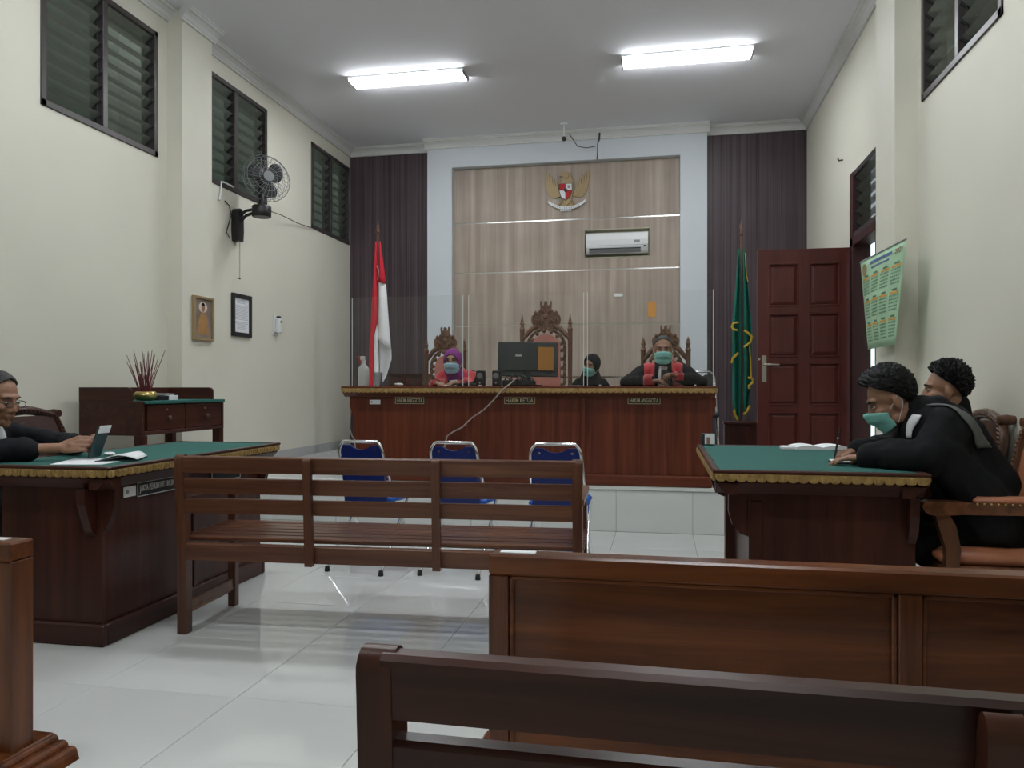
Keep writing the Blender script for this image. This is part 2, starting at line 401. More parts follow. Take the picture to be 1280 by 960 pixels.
# pilasters
struct(MB().box(XL - .01, XL + .145, 5.86, 6.30, 0, ZC, .003).build('trim_2', M['pilaster']))
struct(MB().box(XR - .15, XR + .01, 5.70, 6.17, 0, ZC, .003).build('trim_3', M['pilaster']))
# ---- back wall cladding : dark laminate either side, white frame, pale panels with steel strips
FX0, FX1, PX0, PX1 = -3.0, .553, -2.67, .232
def planks(x0, x1, n):
    w = (x1 - x0) / n
    for i in range(n):
        MB().box(x0 + i * w + .0008, x0 + (i + 1) * w - .0008, YB, YB + .07, PZ, 4.30, .0012).build('dark_panel', M['dark_panel'], wb)
planks(XL, FX0, 4); planks(FX1, XR, 4)
YFR = YB - .13
wf = struct(MB().box(FX0, PX0, YFR, YB + .07, PZ, ZC).box(PX1, FX1, YFR, YB + .07, PZ, ZC).box(PX0, PX1, YFR, YB + .07, 4.025, ZC).build('trim_4', M['white_col']))
YP = YB - .02
NX0, NX1, NZ0, NZ1 = -.963, -.13, 2.805, 3.172
rows = [4.025, 3.31, 2.66, 1.97, 1.30, PZ]
for i in range(5):
    zt, zb = rows[i] - (.0 if i == 0 else .009), rows[i + 1] + (.009 if i < 4 else 0)
    mb = MB()
    if i == 1:
        mb.box(PX0, NX0, YP, YB + .07, zb, zt).box(NX1, PX1, YP, YB + .07, zb, zt).box(NX0, NX1, YP, YB + .07, NZ1, zt).box(NX0, NX1, YP, YB + .07, zb, NZ0)
    else: mb.box(PX0, PX1, YP, YB + .07, zb, zt)
    mb.build('oak_panel', M['light_panel'], wb)
    if i < 4: MB().box(PX0, PX1, YP + .004, YB + .03, rows[i + 1] - .009, rows[i + 1] + .009, .002).build('steel_strip', M['steel'], wb)
# niche box for the air conditioner
mb = MB(); t = .012
mb.box(NX0, NX0 + t, YP - .004, YB + .079, NZ0, NZ1).box(NX1 - t, NX1, YP - .004, YB + .079, NZ0, NZ1)
mb.box(NX0, NX1, YP - .004, YB + .079, NZ1 - t, NZ1).box(NX0, NX1, YP - .004, YB + .079, NZ0, NZ0 + t).box(NX0, NX1, YB + .07, YB + .079, NZ0, NZ1)
mb.build('niche_lining', M['niche'], wb)
# ---- cornice along the walls
prof = [(0, 4.275), (.022, 4.275), (.022, 4.292), (.03, 4.30), (.045, 4.325), (.07, 4.345), (.095, 4.352), (.095, 4.366), (.11, 4.372), (.11, ZC + .01), (0, ZC + .01)]
def cornice_y(n, x, sgn, y0, y1):
    struct(MB().prism([(x + sgn * a, z) for a, z in prof], 'y', y0, y1).build(n, M['cornice']))
def cornice_x(n, y, x0, x1):
    struct(MB().prism([(y - a, z) for a, z in prof], 'x', x0, x1).build(n, M['cornice']))
cornice_y('trim_5', XL, 1, 6.30, YB); cornice_y('trim_6', XL, 1, YF, 5.86)
cornice_y('trim_7', XR, -1, 6.17, YB); cornice_y('trim_8', XR, -1, YF, 5.70)
cornice_y('trim_9', XL + .145, 1, 5.83, 6.33); cornice_y('trim_10', XR - .15, -1, 5.67, 6.20)
cornice_x('trim_11', YB, XL, FX0); cornice_x('trim_12', YFR, FX0 - .03, FX1 + .03); cornice_x('trim_13', YB, FX1, XR)
# ---- skirting
struct(MB().box(XL, XL + .012, PY + .05, YB, PZ, PZ + .10, .002).build('baseboard_left_platform', M['base_tile']))
struct(MB().box(XL, XL + .012, YF, 5.86, 0, .10, .002).build('baseboard_left', M['base_tile']))
struct(MB().box(XR - .012, XR, YF, 5.70, 0, .10, .002).build('baseboard_right', M['base_tile']))
# ---- louvre windows
def louvre_window(n, x, sgn, y0, y1, z0, z1, nb=9, fw=.045, sashes=2):
    root = bpy.data.objects.new('window_%d' % n, None); COL.objects.link(root); struct(root)
    root.location = (x, (y0 + y1) / 2, z0); ins = x + sgn * .012; out = x - sgn * .11
    mb = MB()
    for a in ((y0, y0 + fw, z0, z1), (y1 - fw, y1, z0, z1), (y0, y1, z0, z0 + fw), (y0, y1, z1 - fw, z1)): mb.box(out, ins, a[0], a[1], a[2], a[3], .003)
    mb.build('window_frame', M['frame_dark'], root)
    ym = (y0 + y1) / 2; spans = [(y0 + fw, y1 - fw)]
    if sashes == 2:
        MB().box(out, ins - sgn * .003, ym - .025, ym + .025, z0 + fw, z1 - fw, .003).build('mullion', M['frame_dark'], root)
        spans = [(y0 + fw, ym - .025), (ym + .025, y1 - fw)]
    h = (z1 - z0 - 2 * fw) / nb; xm = x - sgn * .055
    for a, b in spans:
        for q in range(nb):
            zc = z0 + fw + h * (q + .5); hh = h * .60; dx = .045
            bl = MB(); th = .0035
            p = [(xm + sgn * dx, zc + hh * .72), (xm - sgn * dx, zc - hh * .72)]
            bl.prism([(p[0][0] - th, p[0][1]), (p[0][0] + th, p[0][1]), (p[1][0] + th, p[1][1]), (p[1][0] - th, p[1][1])], 'y', a + .012, b - .012)
            bl.build('louvre_blade', M['louvre'], root)
        for ya, yb_ in ((a, a + .014), (b - .014, b)):
            cb = MB().box(xm - .022, xm + .022, ya, yb_, z0 + fw, z1 - fw, .002)
            for q in range(nb):
                zc = z0 + fw + h * (q + .5)
                cb.prism([(xm + sgn * .055, zc + h * .46), (xm + sgn * .055, zc + h * .3), (xm - sgn * .05, zc - h * .5), (xm - sgn * .05, zc - h * .3)], 'y', ya, yb_ + .03 if ya > (a + b) / 2 - .2 and False else yb_)
            cb.build('blade_carrier', M['black_soft'], root)
    return root
for i, (a, b) in enumerate(LW): louvre_window(i + 1, XL, 1, a, b, WZ0, WZ1)
louvre_window(4, XR, -1, RW[0][0], RW[0][1], WZ0, WZ1)
louvre_window(5, XR, -1, TRANS[0], TRANS[1], TRANS[2], TRANS[3], nb=5, sashes=1)
# ---- door with six-and-two panelled leaf, standing open
d1 = bpy.data.objects.new('door_1', None); COL.objects.link(d1); struct(d1); d1.location = (XR, 7.5, PZ)
mb = MB()
for a in ((DOOR[0] - .02, DOOR[0] + .05, PZ, 2.53), (DOOR[1] - .05, DOOR[1] + .06, PZ, 3.13), (DOOR[0] - .02, DOOR[1] + .06, 2.45, 2.53)):
    mb.box(XR - .02, XR + .13, a[0], a[1], a[2], a[3], .004)
mb.build('door_frame', M['doorframe'], d1)
LX0, LX1, LY0, LY1, LZ0, LZ1 = .885, 1.70, 7.50, 7.54, PZ + .012, 2.45
leaf = MB()
# stiles and rails
cols = [(LX0 + .105, LX0 + .365), (LX0 + .465, LX1 - .09)]
zr = [(2.315, 1.925), (1.85, 1.455), (1.39, 1.005), (.93, .52)]
leaf.box(LX0, cols[0][0], LY0, LY1, LZ0, LZ1, .003).box(cols[0][1], cols[1][0], LY0, LY1, LZ0, LZ1, .003).box(cols[1][1], LX1, LY0, LY1, LZ0, LZ1, .003)
zz = [LZ1] + [v for a in zr for v in a] + [LZ0]
for a, b in cols:
    for q in range(0, len(zz), 2): leaf.box(a - .002, b + .002, LY0 + .0005, LY1 - .0005, zz[q + 1], zz[q])
lf = leaf.build('door_leaf', M['door'], d1)
for a, b in cols:
    for t_, b_ in zr:
        pn = MB()
        pn.box(a, b, LY0 + .016, LY1 - .016, b_, t_)
        # raised field with sloping margin
        w_ = .042
        for sy, yy, yo in ((-1, LY0 + .016, LY0 + .004), (1, LY1 - .016, LY1 - .004)):
            o = [(a + .012, b_ + .012), (b - .012, b_ + .012), (b - .012, t_ - .012), (a + .012, t_ - .012)]
            i_ = [(a + w_, b_ + w_), (b - w_, b_ + w_), (b - w_, t_ - w_), (a + w_, t_ - w_)]
            vs = [(x, yy, z) for x, z in o] + [(x, yo, z) for x, z in i_]
            pn.add(vs, [(4, 5, 6, 7)] + [(q, (q + 1) % 4, 4 + (q + 1) % 4, 4 + q) for q in range(4)])
        pn.build('door_panel', M['door'], d1)
        mo = MB()
        for zz_ in (b_, t_): mo.box(a, b, LY0 - .013, LY0 + .01, zz_ - .008, zz_ + .008, .005)
        for xx in (a, b): mo.box(xx - .007, xx + .007, LY0 - .006, LY0 + .01, b_, t_, .004)
        mo.build('panel_moulding', M['door'], d1)
hx = LX0 + .062; hz = atY(957, 461, LY0).z
hb = MB().box(hx - .022, hx + .022, LY0 - .008, LY0, hz - .125, hz + .125, .003).build('lock_plate', M['nickel'], d1)
hh = MB(); hh.cap((hx, LY0 - .005, hz + .04), (hx, LY0 - .05, hz + .04), .009); hh.cap((hx, LY0 - .05, hz + .04), (hx + .125, LY0 - .05, hz + .038), .009, .008)
hh.build('door_handle', M['nickel'], d1, 40)
MB().lathe([(.006, -.006), (.011, -.004), (.011, 0)], 12, (hx - .045, LY0, hz + .09), 'y').build('latch_button', M['nickel'], d1)
# ---- outdoors: added eaves blocking the sky, neighbouring walls seen through the glass
struct(MB().box(XL - 1.0, XL - .15, 2, 13, 4.62, 4.7).build('roof_sky_block_left', M['outside']))  # added overhang, keeps sky light off the high left windows
struct(MB().box(XL - 2.4, XL - 2.2, 0, 16, -.3, 6.5).build('wall_neighbour_left', M['outside']))
struct(MB().box(-5.75, -5.6, 7.15, 7.55, -.3, 6).build('trim_14', M['outside_pale']))
struct(MB().box(XR + .15, XR + 1.0, 2, 8.2, 4.62, 4.7).build('roof_sky_block_right', M['outside']))  # added overhang, keeps sky light off the high right window
struct(MB().box(3.7, 3.9, 0, 11, -.3, 6.5).build('wall_neighbour_right', M['outside']))
struct(MB().box(3.5, 3.65, 9.9, 10.7, -.3, 6).build('trim_15', M['outside_pale']))
struct(MB().box(1.95, 8, 14, 14.2, -.3, 3.4).build('wall_far', M['outside_white']))
struct(MB().box(-9, 9, -6, 20, -.4, -.3).build('ground_outside', M['outside_pale']))
# ================================================================== CEILING LIGHTS
def ceiling_light(cx, cy, label, L=1.24, W=.225):
    t = thing('ceiling_light', label, 'ceiling light', (cx, cy, ZC - .052), 0, 'fluorescent ceiling fixtures')
    MB().box(-L / 2, L / 2, -W / 2, W / 2, .03, .0515, .004).build('housing', M['white'], t, w=False)
    MB().box(-L / 2 + .018, L / 2 - .018, -W / 2 + .006, W / 2 - .006, 0, .031, .008).build('diffuser', M['lamp'], t, w=False)
    for s in (-1, 1): MB().box(s * (L / 2 - .018), s * (L / 2), -W / 2, W / 2, -.002, .032, .004).build('end_cap', M['grey'], t, w=False)
    return t
ceiling_light(-2.565, 7.58, 'lit fluorescent ceiling fixture over the red and white flag side of the bench')
ceiling_light(.24, 7.60, 'lit fluorescent ceiling fixture near the open door side of the ceiling')
ceiling_light(-2.565, 4.4, 'lit fluorescent ceiling fixture over the prosecutor table side')
ceiling_light(.24, 4.4, 'lit fluorescent ceiling fixture over the counsel table side')
ceiling_light(-2.565, 1.2, 'lit fluorescent ceiling fixture over the barrier by the prosecutor')
ceiling_light(.24, 1.2, 'lit fluorescent ceiling fixture over the varnished bench')
# ================================================================== TABLES
def scallop_strip(u0, u1, z0, z1, y, th, pitch=.042):
    """carved strip in the XZ plane (facing -Y) with a scalloped lower edge and upright flutes"""
    mb = MB(); n = max(2, round((u1 - u0) / pitch)); p = (u1 - u0) / n; h = z1 - z0
    for i in range(n):
        a = u0 + i * p; pts = [(a, z1), (a, z0 + h * .42)]
        for k in range(1, 6): ang = PI * k / 6; pts.append((a + p / 2 - p / 2 * math.cos(ang), z0 + h * .42 - h * .42 * math.sin(ang)))
        pts += [(a + p, z0 + h * .42), (a + p, z1)]
        mb.prism(pts, 'y', y, y + th)
        mb.box(a + p * .3, a + p * .7, y - th * .45, y, z0 + h * .12, z1 - h * .12, th * .2)
        mb.box(a - p * .08, a + p * .08, y - th * .25, y, z0 + h * .45, z1 - h * .05, th * .1)
    return mb
def corbel(parent, pts, axis, a, b, mk): return MB().prism(pts, axis, a, b).build('corbel', mats(mk), parent)
RZ = Matrix.Rotation(PI / 2, 4, 'Z')
def gold_ring(parent, x0, x1, y0, y1, z0, z1, th=.012, sides='nse'):
    if 's' in sides: scallop_strip(x0, x1, z0, z1, y0 - th, th).build('carved_trim', M['gold'], parent)
    if 'e' in sides:
        mb = scallop_strip(y0, y1, z0, z1, -th, th); mb.v = [Vector((x1 - v.y, v.x, v.z)) for v in mb.v]; mb.build('carved_trim', M['gold'], parent)
    if 'w' in sides:
        mb = scallop_strip(y0, y1, z0, z1, -th, th); mb.v = [Vector((x0 + v.y, v.x, v.z)) for v in mb.v]; mb.build('carved_trim', M['gold'], parent)
def name_plate(label, txt, c, w, h, yaw, tm='plate_txt', group=None):
    t = thing('name_plate', label, 'name plate', c, yaw, group)
    MB().box(-w / 2, w / 2, 0, .008, -h / 2, h / 2, .002).build('plate', M['plate'], t, w=False)
    b = .0032; fr = MB()
    for q in ((-w / 2 + .003, w / 2 - .003, h / 2 - .003 - b, h / 2 - .003), (-w / 2 + .003, w / 2 - .003, -h / 2 + .003, -h / 2 + .003 + b), (-w / 2 + .003, -w / 2 + .003 + b, -h / 2 + .003, h / 2 - .003), (w / 2 - .003 - b, w / 2 - .003, -h / 2 + .003, h / 2 - .003)):
        fr.box(q[0], q[1], -.0025, .001, q[2], q[3])
    fr.build('border', M[tm], t, w=False)
    if txt:
        tx = text_mesh(txt, h * .54, w * .87); tx.v = [v + Vector((0, -.001, 0)) for v in tx.v]; tx.build('lettering', M[tm], t, w=False)
    return t
# ---- judges' bench
BX0, BX1, BY0, BY1, BZ = -2.69, .43, 6.17, 6.95, 1.175
jb = thing('judges_bench', 'long mahogany judges bench with gilded scalloped edge on the tiled platform', 'bench desk', ((BX0 + BX1) / 2, 6.5, PZ))
B('bench_top', 'mahog_x', jb, BX0, BX1, BY0, BY1, BZ - .016, BZ, .005)
gold_ring(jb, BX0 + .012, BX1 - .012, BY0 + .014, BY1, BZ - .056, BZ - .016, .012, 'sew')
MB().prism([(BY0 + .014, BZ - .05), (BY0 + .014, BZ - .058), (BY0 + .055, BZ - .088), (BY0 + .085, BZ - .09), (BY0 + .085, BZ - .016), (BY0 + .014, BZ - .016)], 'x', BX0 + .012, BX1 - .012).build('moulding', M['mahog_x'], jb)
for sx, x in ((1, BX0), (-1, BX1)):
    MB().prism([(x + sx * .012, BZ - .05), (x + sx * .012, BZ - .058), (x + sx * .06, BZ - .088), (x + sx * .11, BZ - .09), (x + sx * .11, BZ - .016), (x + sx * .012, BZ - .016)], 'y', BY0 + .05, BY1).build('moulding', M['mahog_y'], jb)
QX0, QX1, QY = BX0 + .10, BX1 - .055, BY0 + .085
stiles = [QX0, atY(586, 500, QY).x, atY(729, 500, QY).x, QX1]
for i in range(3):
    B('front_panel', 'mahog_z', jb, stiles[i], stiles[i + 1], QY + .006, QY + .03, PZ + .08, BZ - .08, 0)
for i, x in enumerate(stiles): B('stile', 'mahog_z', jb, x - .018, x + .018, QY - .006, QY + .03, PZ + .085, BZ - .088, .004)
B('plinth', 'mahog_x', jb, QX0 - .02, QX1 + .02, QY - .022, QY + .03, PZ + .001, PZ + .088, .008)
for x in (QX0, QX1 - .03): B('side_panel', 'mahog_z', jb, x, x + .03, QY + .03, BY1 - .06, PZ + .001, BZ - .08, 0)
for sx, x in ((-1, QX0), (1, QX1)):
    for yy in (QY - .004, BY1 - .14):
        corbel(jb, [(x, BZ - .09), (x + sx * .05, BZ - .09), (x + sx * .052, BZ - .15), (x + sx * .035, BZ - .22), (x + sx * .012, BZ - .28), (x, BZ - .30)], 'y', yy, yy + .035, 'mahog_z')
for px, txt, lb in ((512, 'HAKIM ANGGOTA', 'black HAKIM ANGGOTA name plate below the judge in the purple scarf'), (649.5, 'HAKIM KETUA', 'black HAKIM KETUA name plate on the middle of the judges bench'), (805, 'HAKIM ANGGOTA', 'black HAKIM ANGGOTA name plate below the judge holding a phone')):
    c = atY(px, 500.5, QY - .003); name_plate(lb, txt, c, .262, .064, 0, group='bench name plates')
c = atY(468.5, 502.5, QY)
st = tag(MB().box(c.x - .048, c.x + .048, QY + .002, QY + .0059, c.z - .019, c.z + .019).build('inventory_sticker', M['paper']), 'small white inventory sticker on the judges bench front', 'sticker')
MB().lathe([(.009, -.001), (.009, 0)], 10, (c.x - .03, QY + .002, c.z), 'y').build('stamp', M['grey'], st)
# ---- prosecutor's table
def side_table(name, label, x0, x1, y0, y1, z, bx0, bx1, by0, by1, open_w):
    t = thing(name, label, 'table', ((x0 + x1) / 2, (y0 + y1) / 2, 0))
    r = .032
    for a in ((x0, x1, y0, y0 + r), (x0, x1, y1 - r, y1)): B('top_rim', 'dmahog_x', t, *a, z - .015, z, .004)
    for a in ((x0, x0 + r, y0 + r, y1 - r), (x1 - r, x1, y0 + r, y1 - r)): B('top_rim', 'dmahog_y', t, *a, z - .015, z, .004)
    B('felt_top', 'felt', t, x0 + r, x1 - r, y0 + r, y1 - r, z - .015, z - .003, 0)
    gold_ring(t, x0 + .012, x1 - .012, y0 + .012, y1 - .012, z - .050, z - .015, .011, 'sew')
    i = .014
    MB().prism([(y0 + i, z - .015), (y0 + i, z - .056), (y0 + i + .05, z - .104), (y0 + i + .09, z - .104), (y0 + i + .09, z - .015)], 'x', x0 + i, x1 - i).build('moulding', M['dmahog_x'], t)
    for xx, sx in ((x0, 1), (x1, -1)):
        MB().prism([(xx + sx * i, z - .015), (xx + sx * i, z - .056), (xx + sx * (i + .05), z - .104), (xx + sx * (i + .09), z - .104), (xx + sx * (i + .09), z - .015)], 'y', y0 + i, y1 - i).build('moulding', M['dmahog_y'], t)
    B('front_panel', 'dmahog_z', t, bx0, bx1, by0, by0 + .03, .085, z - .10, .002)
    B('front_panel', 'dmahog_z', t, bx0, bx1, by1 - .03, by1, .085, z - .10, .002)
    if not open_w:
        B('side_panel', 'dmahog_z', t, bx1 - .03, bx1, by0 + .03, by1 - .03, .085, z - .10, 0)
        for a in ((bx0, bx1 + .022, by0 - .022, by0 + .01), (bx0, bx1 + .022, by1 - .01, by1 + .022)): B('plinth', 'dmahog_x', t, *a, .001, .10, .008)
        B('plinth', 'dmahog_y', t, bx1 - .01, bx1 + .022, by0 + .01, by1 - .01, .001, .10, .008)
    else:
        B('side_panel', 'dmahog_z', t, bx0 + .05, bx0 + .075, by0 + .07, by1 - .07, .085, z - .10, 0)
        for a in ((by0 + .002, by0 + .09), (by1 - .09, by1 - .002)): B('leg', 'dmahog_z', t, bx0 - .004, bx0 + .075, *a, .001, z - .10, .004)
        B('plinth', 'dmahog_x', t, bx0, bx1 + .01, by0 - .02, by0 + .01, .001, .10, .008)
    return t
LTZ = .815
lt = side_table('prosecutor_table', 'dark mahogany table with green felt top and gilded edge below the seated man with glasses', -3.08, -2.365, 2.945, 4.50, LTZ, -2.99, -2.462, 3.035, 4.42, False)
for (yy) in (3.035, 4.385):
    corbel(lt, [(-2.462, LTZ - .104), (-2.40, LTZ - .104), (-2.40, LTZ - .17), (-2.418, LTZ - .23), (-2.445, LTZ - .29), (-2.462, LTZ - .31)], 'y', yy, yy + .035, 'dmahog_z')
corbel(lt, [(3.035, LTZ - .104), (2.965, LTZ - .104), (2.965, LTZ - .17), (2.985, LTZ - .23), (3.012, LTZ - .30), (3.035, LTZ - .32)], 'x', -2.535, -2.495, 'dmahog_z')
B('stile', 'dmahog_z', lt, -2.4625, -2.447, 3.70, 3.745, .10, .60, .004)
c = atX(196.5, 607.5, -2.452)
name_plate('black JAKSA PENUNTUT UMUM name plate on the side of the felt topped table', 'JAKSA PENUNTUT UMUM', (-2.452, c.y, c.z), .30, .074, PI / 2, 'plate_silver')
c2 = atX(163.5, 614, -2.4615)
s2 = tag(MB().box(-2.4615, -2.457, c2.y - .052, c2.y + .052, c2.z - .024, c2.z + .024).build('inventory_sticker', M['paper']), 'white inventory sticker beside the JAKSA PENUNTUT UMUM plate', 'sticker')
MB().lathe([(.011, 0), (.011, .001)], 10, (-2.457, c2.y - .03, c2.z), 'x').build('stamp', M['grey'], s2)
c = atX(283, 593, -2.452)
name_plate('black silver edged plate seen through the slats of the visitors bench', None, (-2.452, c.y, c.z), .30, .07, PI / 2, 'plate_silver')
# ---- counsel's table
rt = side_table('counsel_table', 'dark mahogany table with green felt top and gilded edge where two men sit', .215, 1.065, 3.34, 4.84, LTZ, .375, 1.035, 3.44, 4.76, True)
corbel(rt, [(.375, LTZ - .104), (.29, LTZ - .104), (.288, LTZ - .19), (.305, LTZ - .25), (.335, LTZ - .285), (.375, LTZ - .30)], 'y', 3.46, 3.50, 'dmahog_z')
corbel(rt, [(.375, LTZ - .104), (.29, LTZ - .104), (.288, LTZ - .19), (.305, LTZ - .25), (.335, LTZ - .285), (.375, LTZ - .30)], 'y', 4.70, 4.74, 'dmahog_z')
corbel(rt, [(3.44, LTZ - .104), (3.385, LTZ - .104), (3.385, LTZ - .18), (3.40, LTZ - .25), (3.44, LTZ - .30)], 'x', 1.0, 1.035, 'dmahog_z')
B('stile', 'dmahog_z', rt, .375, .425, 3.432, 3.445, .10, LTZ - .14, .003)
# ---- tall writing desk by the left wall
DX0, DX1, DY0, DY1, DZ = -4.0, -3.5, 4.70, 5.70, 1.07
dk = thing('writing_desk', 'tall dark wooden desk with two drawers and raised gallery by the cream wall', 'desk', ((DX0 + DX1) / 2, (DY0 + DY1) / 2, 0))
for x in (DX0, DX1 - .07):
    for y in (DY0, DY1 - .055): B('leg', 'dmahog_z', dk, x, x + .07, y, y + .055, 0.001, .83, .004)
B('desk_top', 'felt', dk, DX0 + .02, DX1 + .012, DY0 + .022, DY1, DZ - .022, DZ, .003)
B('side_panel', 'dmahog_y', dk, DX0, DX1, DY0, DY0 + .022, .83, DZ - .001, .002)
B('side_panel', 'dmahog_y', dk, DX0, DX1, DY1 - .022, DY1, .83, DZ - .024, .002)
for y in (DY0, DY1 - .022):
    pts = [(DX0, DZ - .002), (DX0, DZ + .095)]
    for q in range(7): a = PI / 2 * q / 6; pts.append((DX0 + .375 + .035 * math.sin(a), DZ + .06 + .035 * math.cos(a)))
    pts += [(DX0 + .41, DZ - .002)]
    MB().prism(pts, 'y', y, y + .022).build('gallery_side', M['dmahog_x'], dk)
B('gallery_back', 'dmahog_y', dk, DX0, DX0 + .02, DY0 + .022, DY1 - .022, .83, DZ + .095, .003)
B('apron', 'dmahog_y', dk, DX1 - .045, DX1 - .02, DY0 + .022, DY1 - .022, .83, DZ - .022, 0)
ym = (DY0 + DY1) / 2
for a, b in ((DY0 + .06, ym - .012), (ym + .012, DY1 - .03)):
    dr = B('drawer', 'dmahog_y', dk, DX1 - .02, DX1 - .003, a, b, .862, DZ - .028, .004)
    kn = MB().lathe([(.006, 0), (.006, .012), (.016, .018), (.018, .026), (.010, .034), (.001, .035)], 12, (DX1 - .003, (a + b) / 2, .945), 'x'); kn.build('knob', M['dleather'], dr, 40)
    MB().lathe([(.008, 0), (.008, .002)], 10, (DX1 - .003, (a + b) / 2, 1.005), 'x').build('lock', M['nickel'], dr)
B('drawer_rail', 'dmahog_y', dk, DX1 - .02, DX1, DY0 + .022, DY1 - .02, .835, .858, .003)
B('drawer_stile', 'dmahog_z', dk, DX1 - .02, DX1, ym - .010, ym + .010, .858, DZ - .022, .002)
# ================================================================== SLATTED BENCHES
def slat_bench(label, loc, rz, mk='bench', H=.848, W=1.86, group=None, arms=True):
    X_, Z_, Y_ = mk + '_x', mk + '_z', ('bench_y' if mk == 'bench' else mk + '_x')
    t = thing('slatted_bench', label, 'bench', loc, rz, group)
    rake = lambda z: -.028 * max(0, (z - .35)) / .5   # back leans towards -Y
    posts = [0, W * .345, W * .655 + .02, W]; pw = .044
    def post(x, z0, z1, end):
        # side profile in YZ with a rounded top, extruded across X
        off = 0.0 if end else -.030; th = .055 if end else .030
        lo = [(off + rake(z0), z0), (off + rake(.35), .35) if z0 < .35 else (off + rake(z0) , z0 + .001), (off + rake(z1 - .03), z1 - .03)]
        pts = [lo[0], lo[1], lo[2]]
        for q in range(1, 8):
            a = PI * q / 8; pts.append((off + rake(z1) + th / 2 - th / 2 * math.cos(a), z1 - .03 + .03 * math.sin(a)))
        pts += [(lo[2][0] + th, lo[2][1]), (lo[1][0] + th, lo[1][1]), (lo[0][0] + th, lo[0][1])]
        return MB().prism(pts, 'x', x, x + (pw if end else .036))
    for i, x in enumerate(posts):
        e = i in (0, 3)
        post(x, .0 if e else .345, H if e else H - .008, e).build('back_leg' if e else 'back_upright', M[Z_], t, 50, w=False)
    for z0, z1 in ((.765, .842), (.668, .738), (.575, .643), (.352, .432)):
        yb = rake((z0 + z1) / 2); th = .030
        pts = [(yb + .004, z0), (yb + .004 + rake(z1) - rake(z0), z1 - .006), (yb + .012 + rake(z1) - rake(z0), z1), (yb + th, z1), (yb + th + .004, z1 - .006), (yb + th - rake(z1) + rake(z0), z0)]
        MB().prism(pts, 'x', .03, W + pw - .03).build('back_slat', M[X_], t, w=False)
    n = 6; d0, d1 = .03, .495
    for i in range(n):
        a = d0 + (d1 - d0) * i / n; b = a + (d1 - d0) / n - .012
        MB().box(-.004, W + pw + .004, a, b, .438, .460, .005).build('seat_slat', M[X_], t, w=False)
    MB().box(.01, W + pw - .01, .485, .51, .36, .437, .004).build('front_rail', M[X_], t, w=False)
    for x in (0, W):
        MB().box(x, x + .042, .47, .515, 0, .645 if arms else .437, .004).build('front_leg', M[Z_], t, w=False)
        if arms: MB().prism([(-.01, .645), (-.01, .672), (.30, .668), (.50, .672), (.545, .668), (.56, .655), (.55, .642), (.40, .638)], 'x', x - .006, x + .05).build('armrest', M[Y_], t, w=False)
        MB().box(x + .008, x + .034, .05, .475, .085, .15, .004).build('stretcher', M[Y_], t, w=False)
        MB().box(x + .008, x + .034, .05, .475, .375, .437, .004).build('seat_bearer', M[Y_], t, w=False)
    return t
slat_bench('worn teak slatted bench standing in front of three blue folding chairs', (-2.237, 3.25, 0), math.radians(3.0))
slat_bench('dark varnished slatted bench with rounded posts behind the panelled barrier', (-.358, .892, 0), math.radians(-.9), 'pew2', H=.846, W=1.95, arms=False)
# ================================================================== PANELLED BARRIERS
FZ = .70
def barrier(label, x0, x1, ends, FY0, FY1):
    t = thing('panelled_barrier', label, 'barrier', ((x0 + x1) / 2, (FY0 + FY1) / 2, 0))
    B('top_rail', 'pew_x', t, x0, x1, FY0 - .003, FY1 + .003, FZ - .058, FZ, .006)
    n = max(1, round((x1 - x0) / 1.1)); sw = .055; P = [x0 + (x1 - x0 - sw) * i / n for i in range(n + 1)]
    for q in P: B('stile', 'pew_z', t, q, q + sw, FY0, FY1, .001, FZ - .058, .003)
    B('bottom_rail', 'pew_x', t, x0 + .004, x1 - .004, FY0 + .004, FY1 - .004, .05, .14, .003)
    for a, b in zip(P, P[1:]):
        a += sw
        B('panel', 'pew_x', t, a, b, FY0 + .022, FY1 - .022, .14, FZ - .058, 0)
        fr = MB()
        for yy in (FY0 + .008, FY1 - .022):
            fr.box(a, a + .014, yy, yy + .014, .14, FZ - .058, .004).box(b - .014, b, yy, yy + .014, .14, FZ - .058, .004)
            fr.box(a, b, yy, yy + .014, FZ - .072, FZ - .058, .004).box(a, b, yy, yy + .014, .14, .154, .004)
        fr.build('panel_moulding', M['pew_x'], t)
    for x, s, fy0, fy1 in ends:
        pts = [(x - s * .12, 0.001), (x - s * .12, .075), (x + s * .008, .075)]
        for cx, cz, r in ((.025, .066, .018), (.06, .050, .018), (.092, .034, .018)):
            for q in range(5): a = PI / 2 - PI / 2 * q / 4; pts.append((x + s * (cx - .012 + r * math.cos(a)), cz - .012 + r * math.sin(a)))
        pts += [(x + s * .105, .001)]
        MB().prism(pts, 'y', fy0, fy1).build('foot', M['pew_z'], t)
    return t
barrier('varnished panelled wooden barrier in front of the counsel table', -.47, 1.70, ((-.47, -1, 2.09, 2.45),), 2.08, 2.145)
barrier('varnished panelled wooden barrier in front of the prosecutor table', -4.10, -1.89, ((-1.89, 1, 1.90, 2.10),), 1.952, 2.035)
pp = atZ(649, 689, FZ)
tag(MB().box(pp.x - .05, pp.x + .05, 2.10, 2.13, FZ, FZ + .002).build('label_strip', M['paper']), 'white paper strip stuck on the barrier rail near counsel', 'paper strip')
tag(MB().box(-2.05, -1.95, 1.985, 2.015, FZ, FZ + .002).build('label_strip', M['paper']), 'white paper strip stuck on the barrier rail near the prosecutor', 'paper strip')
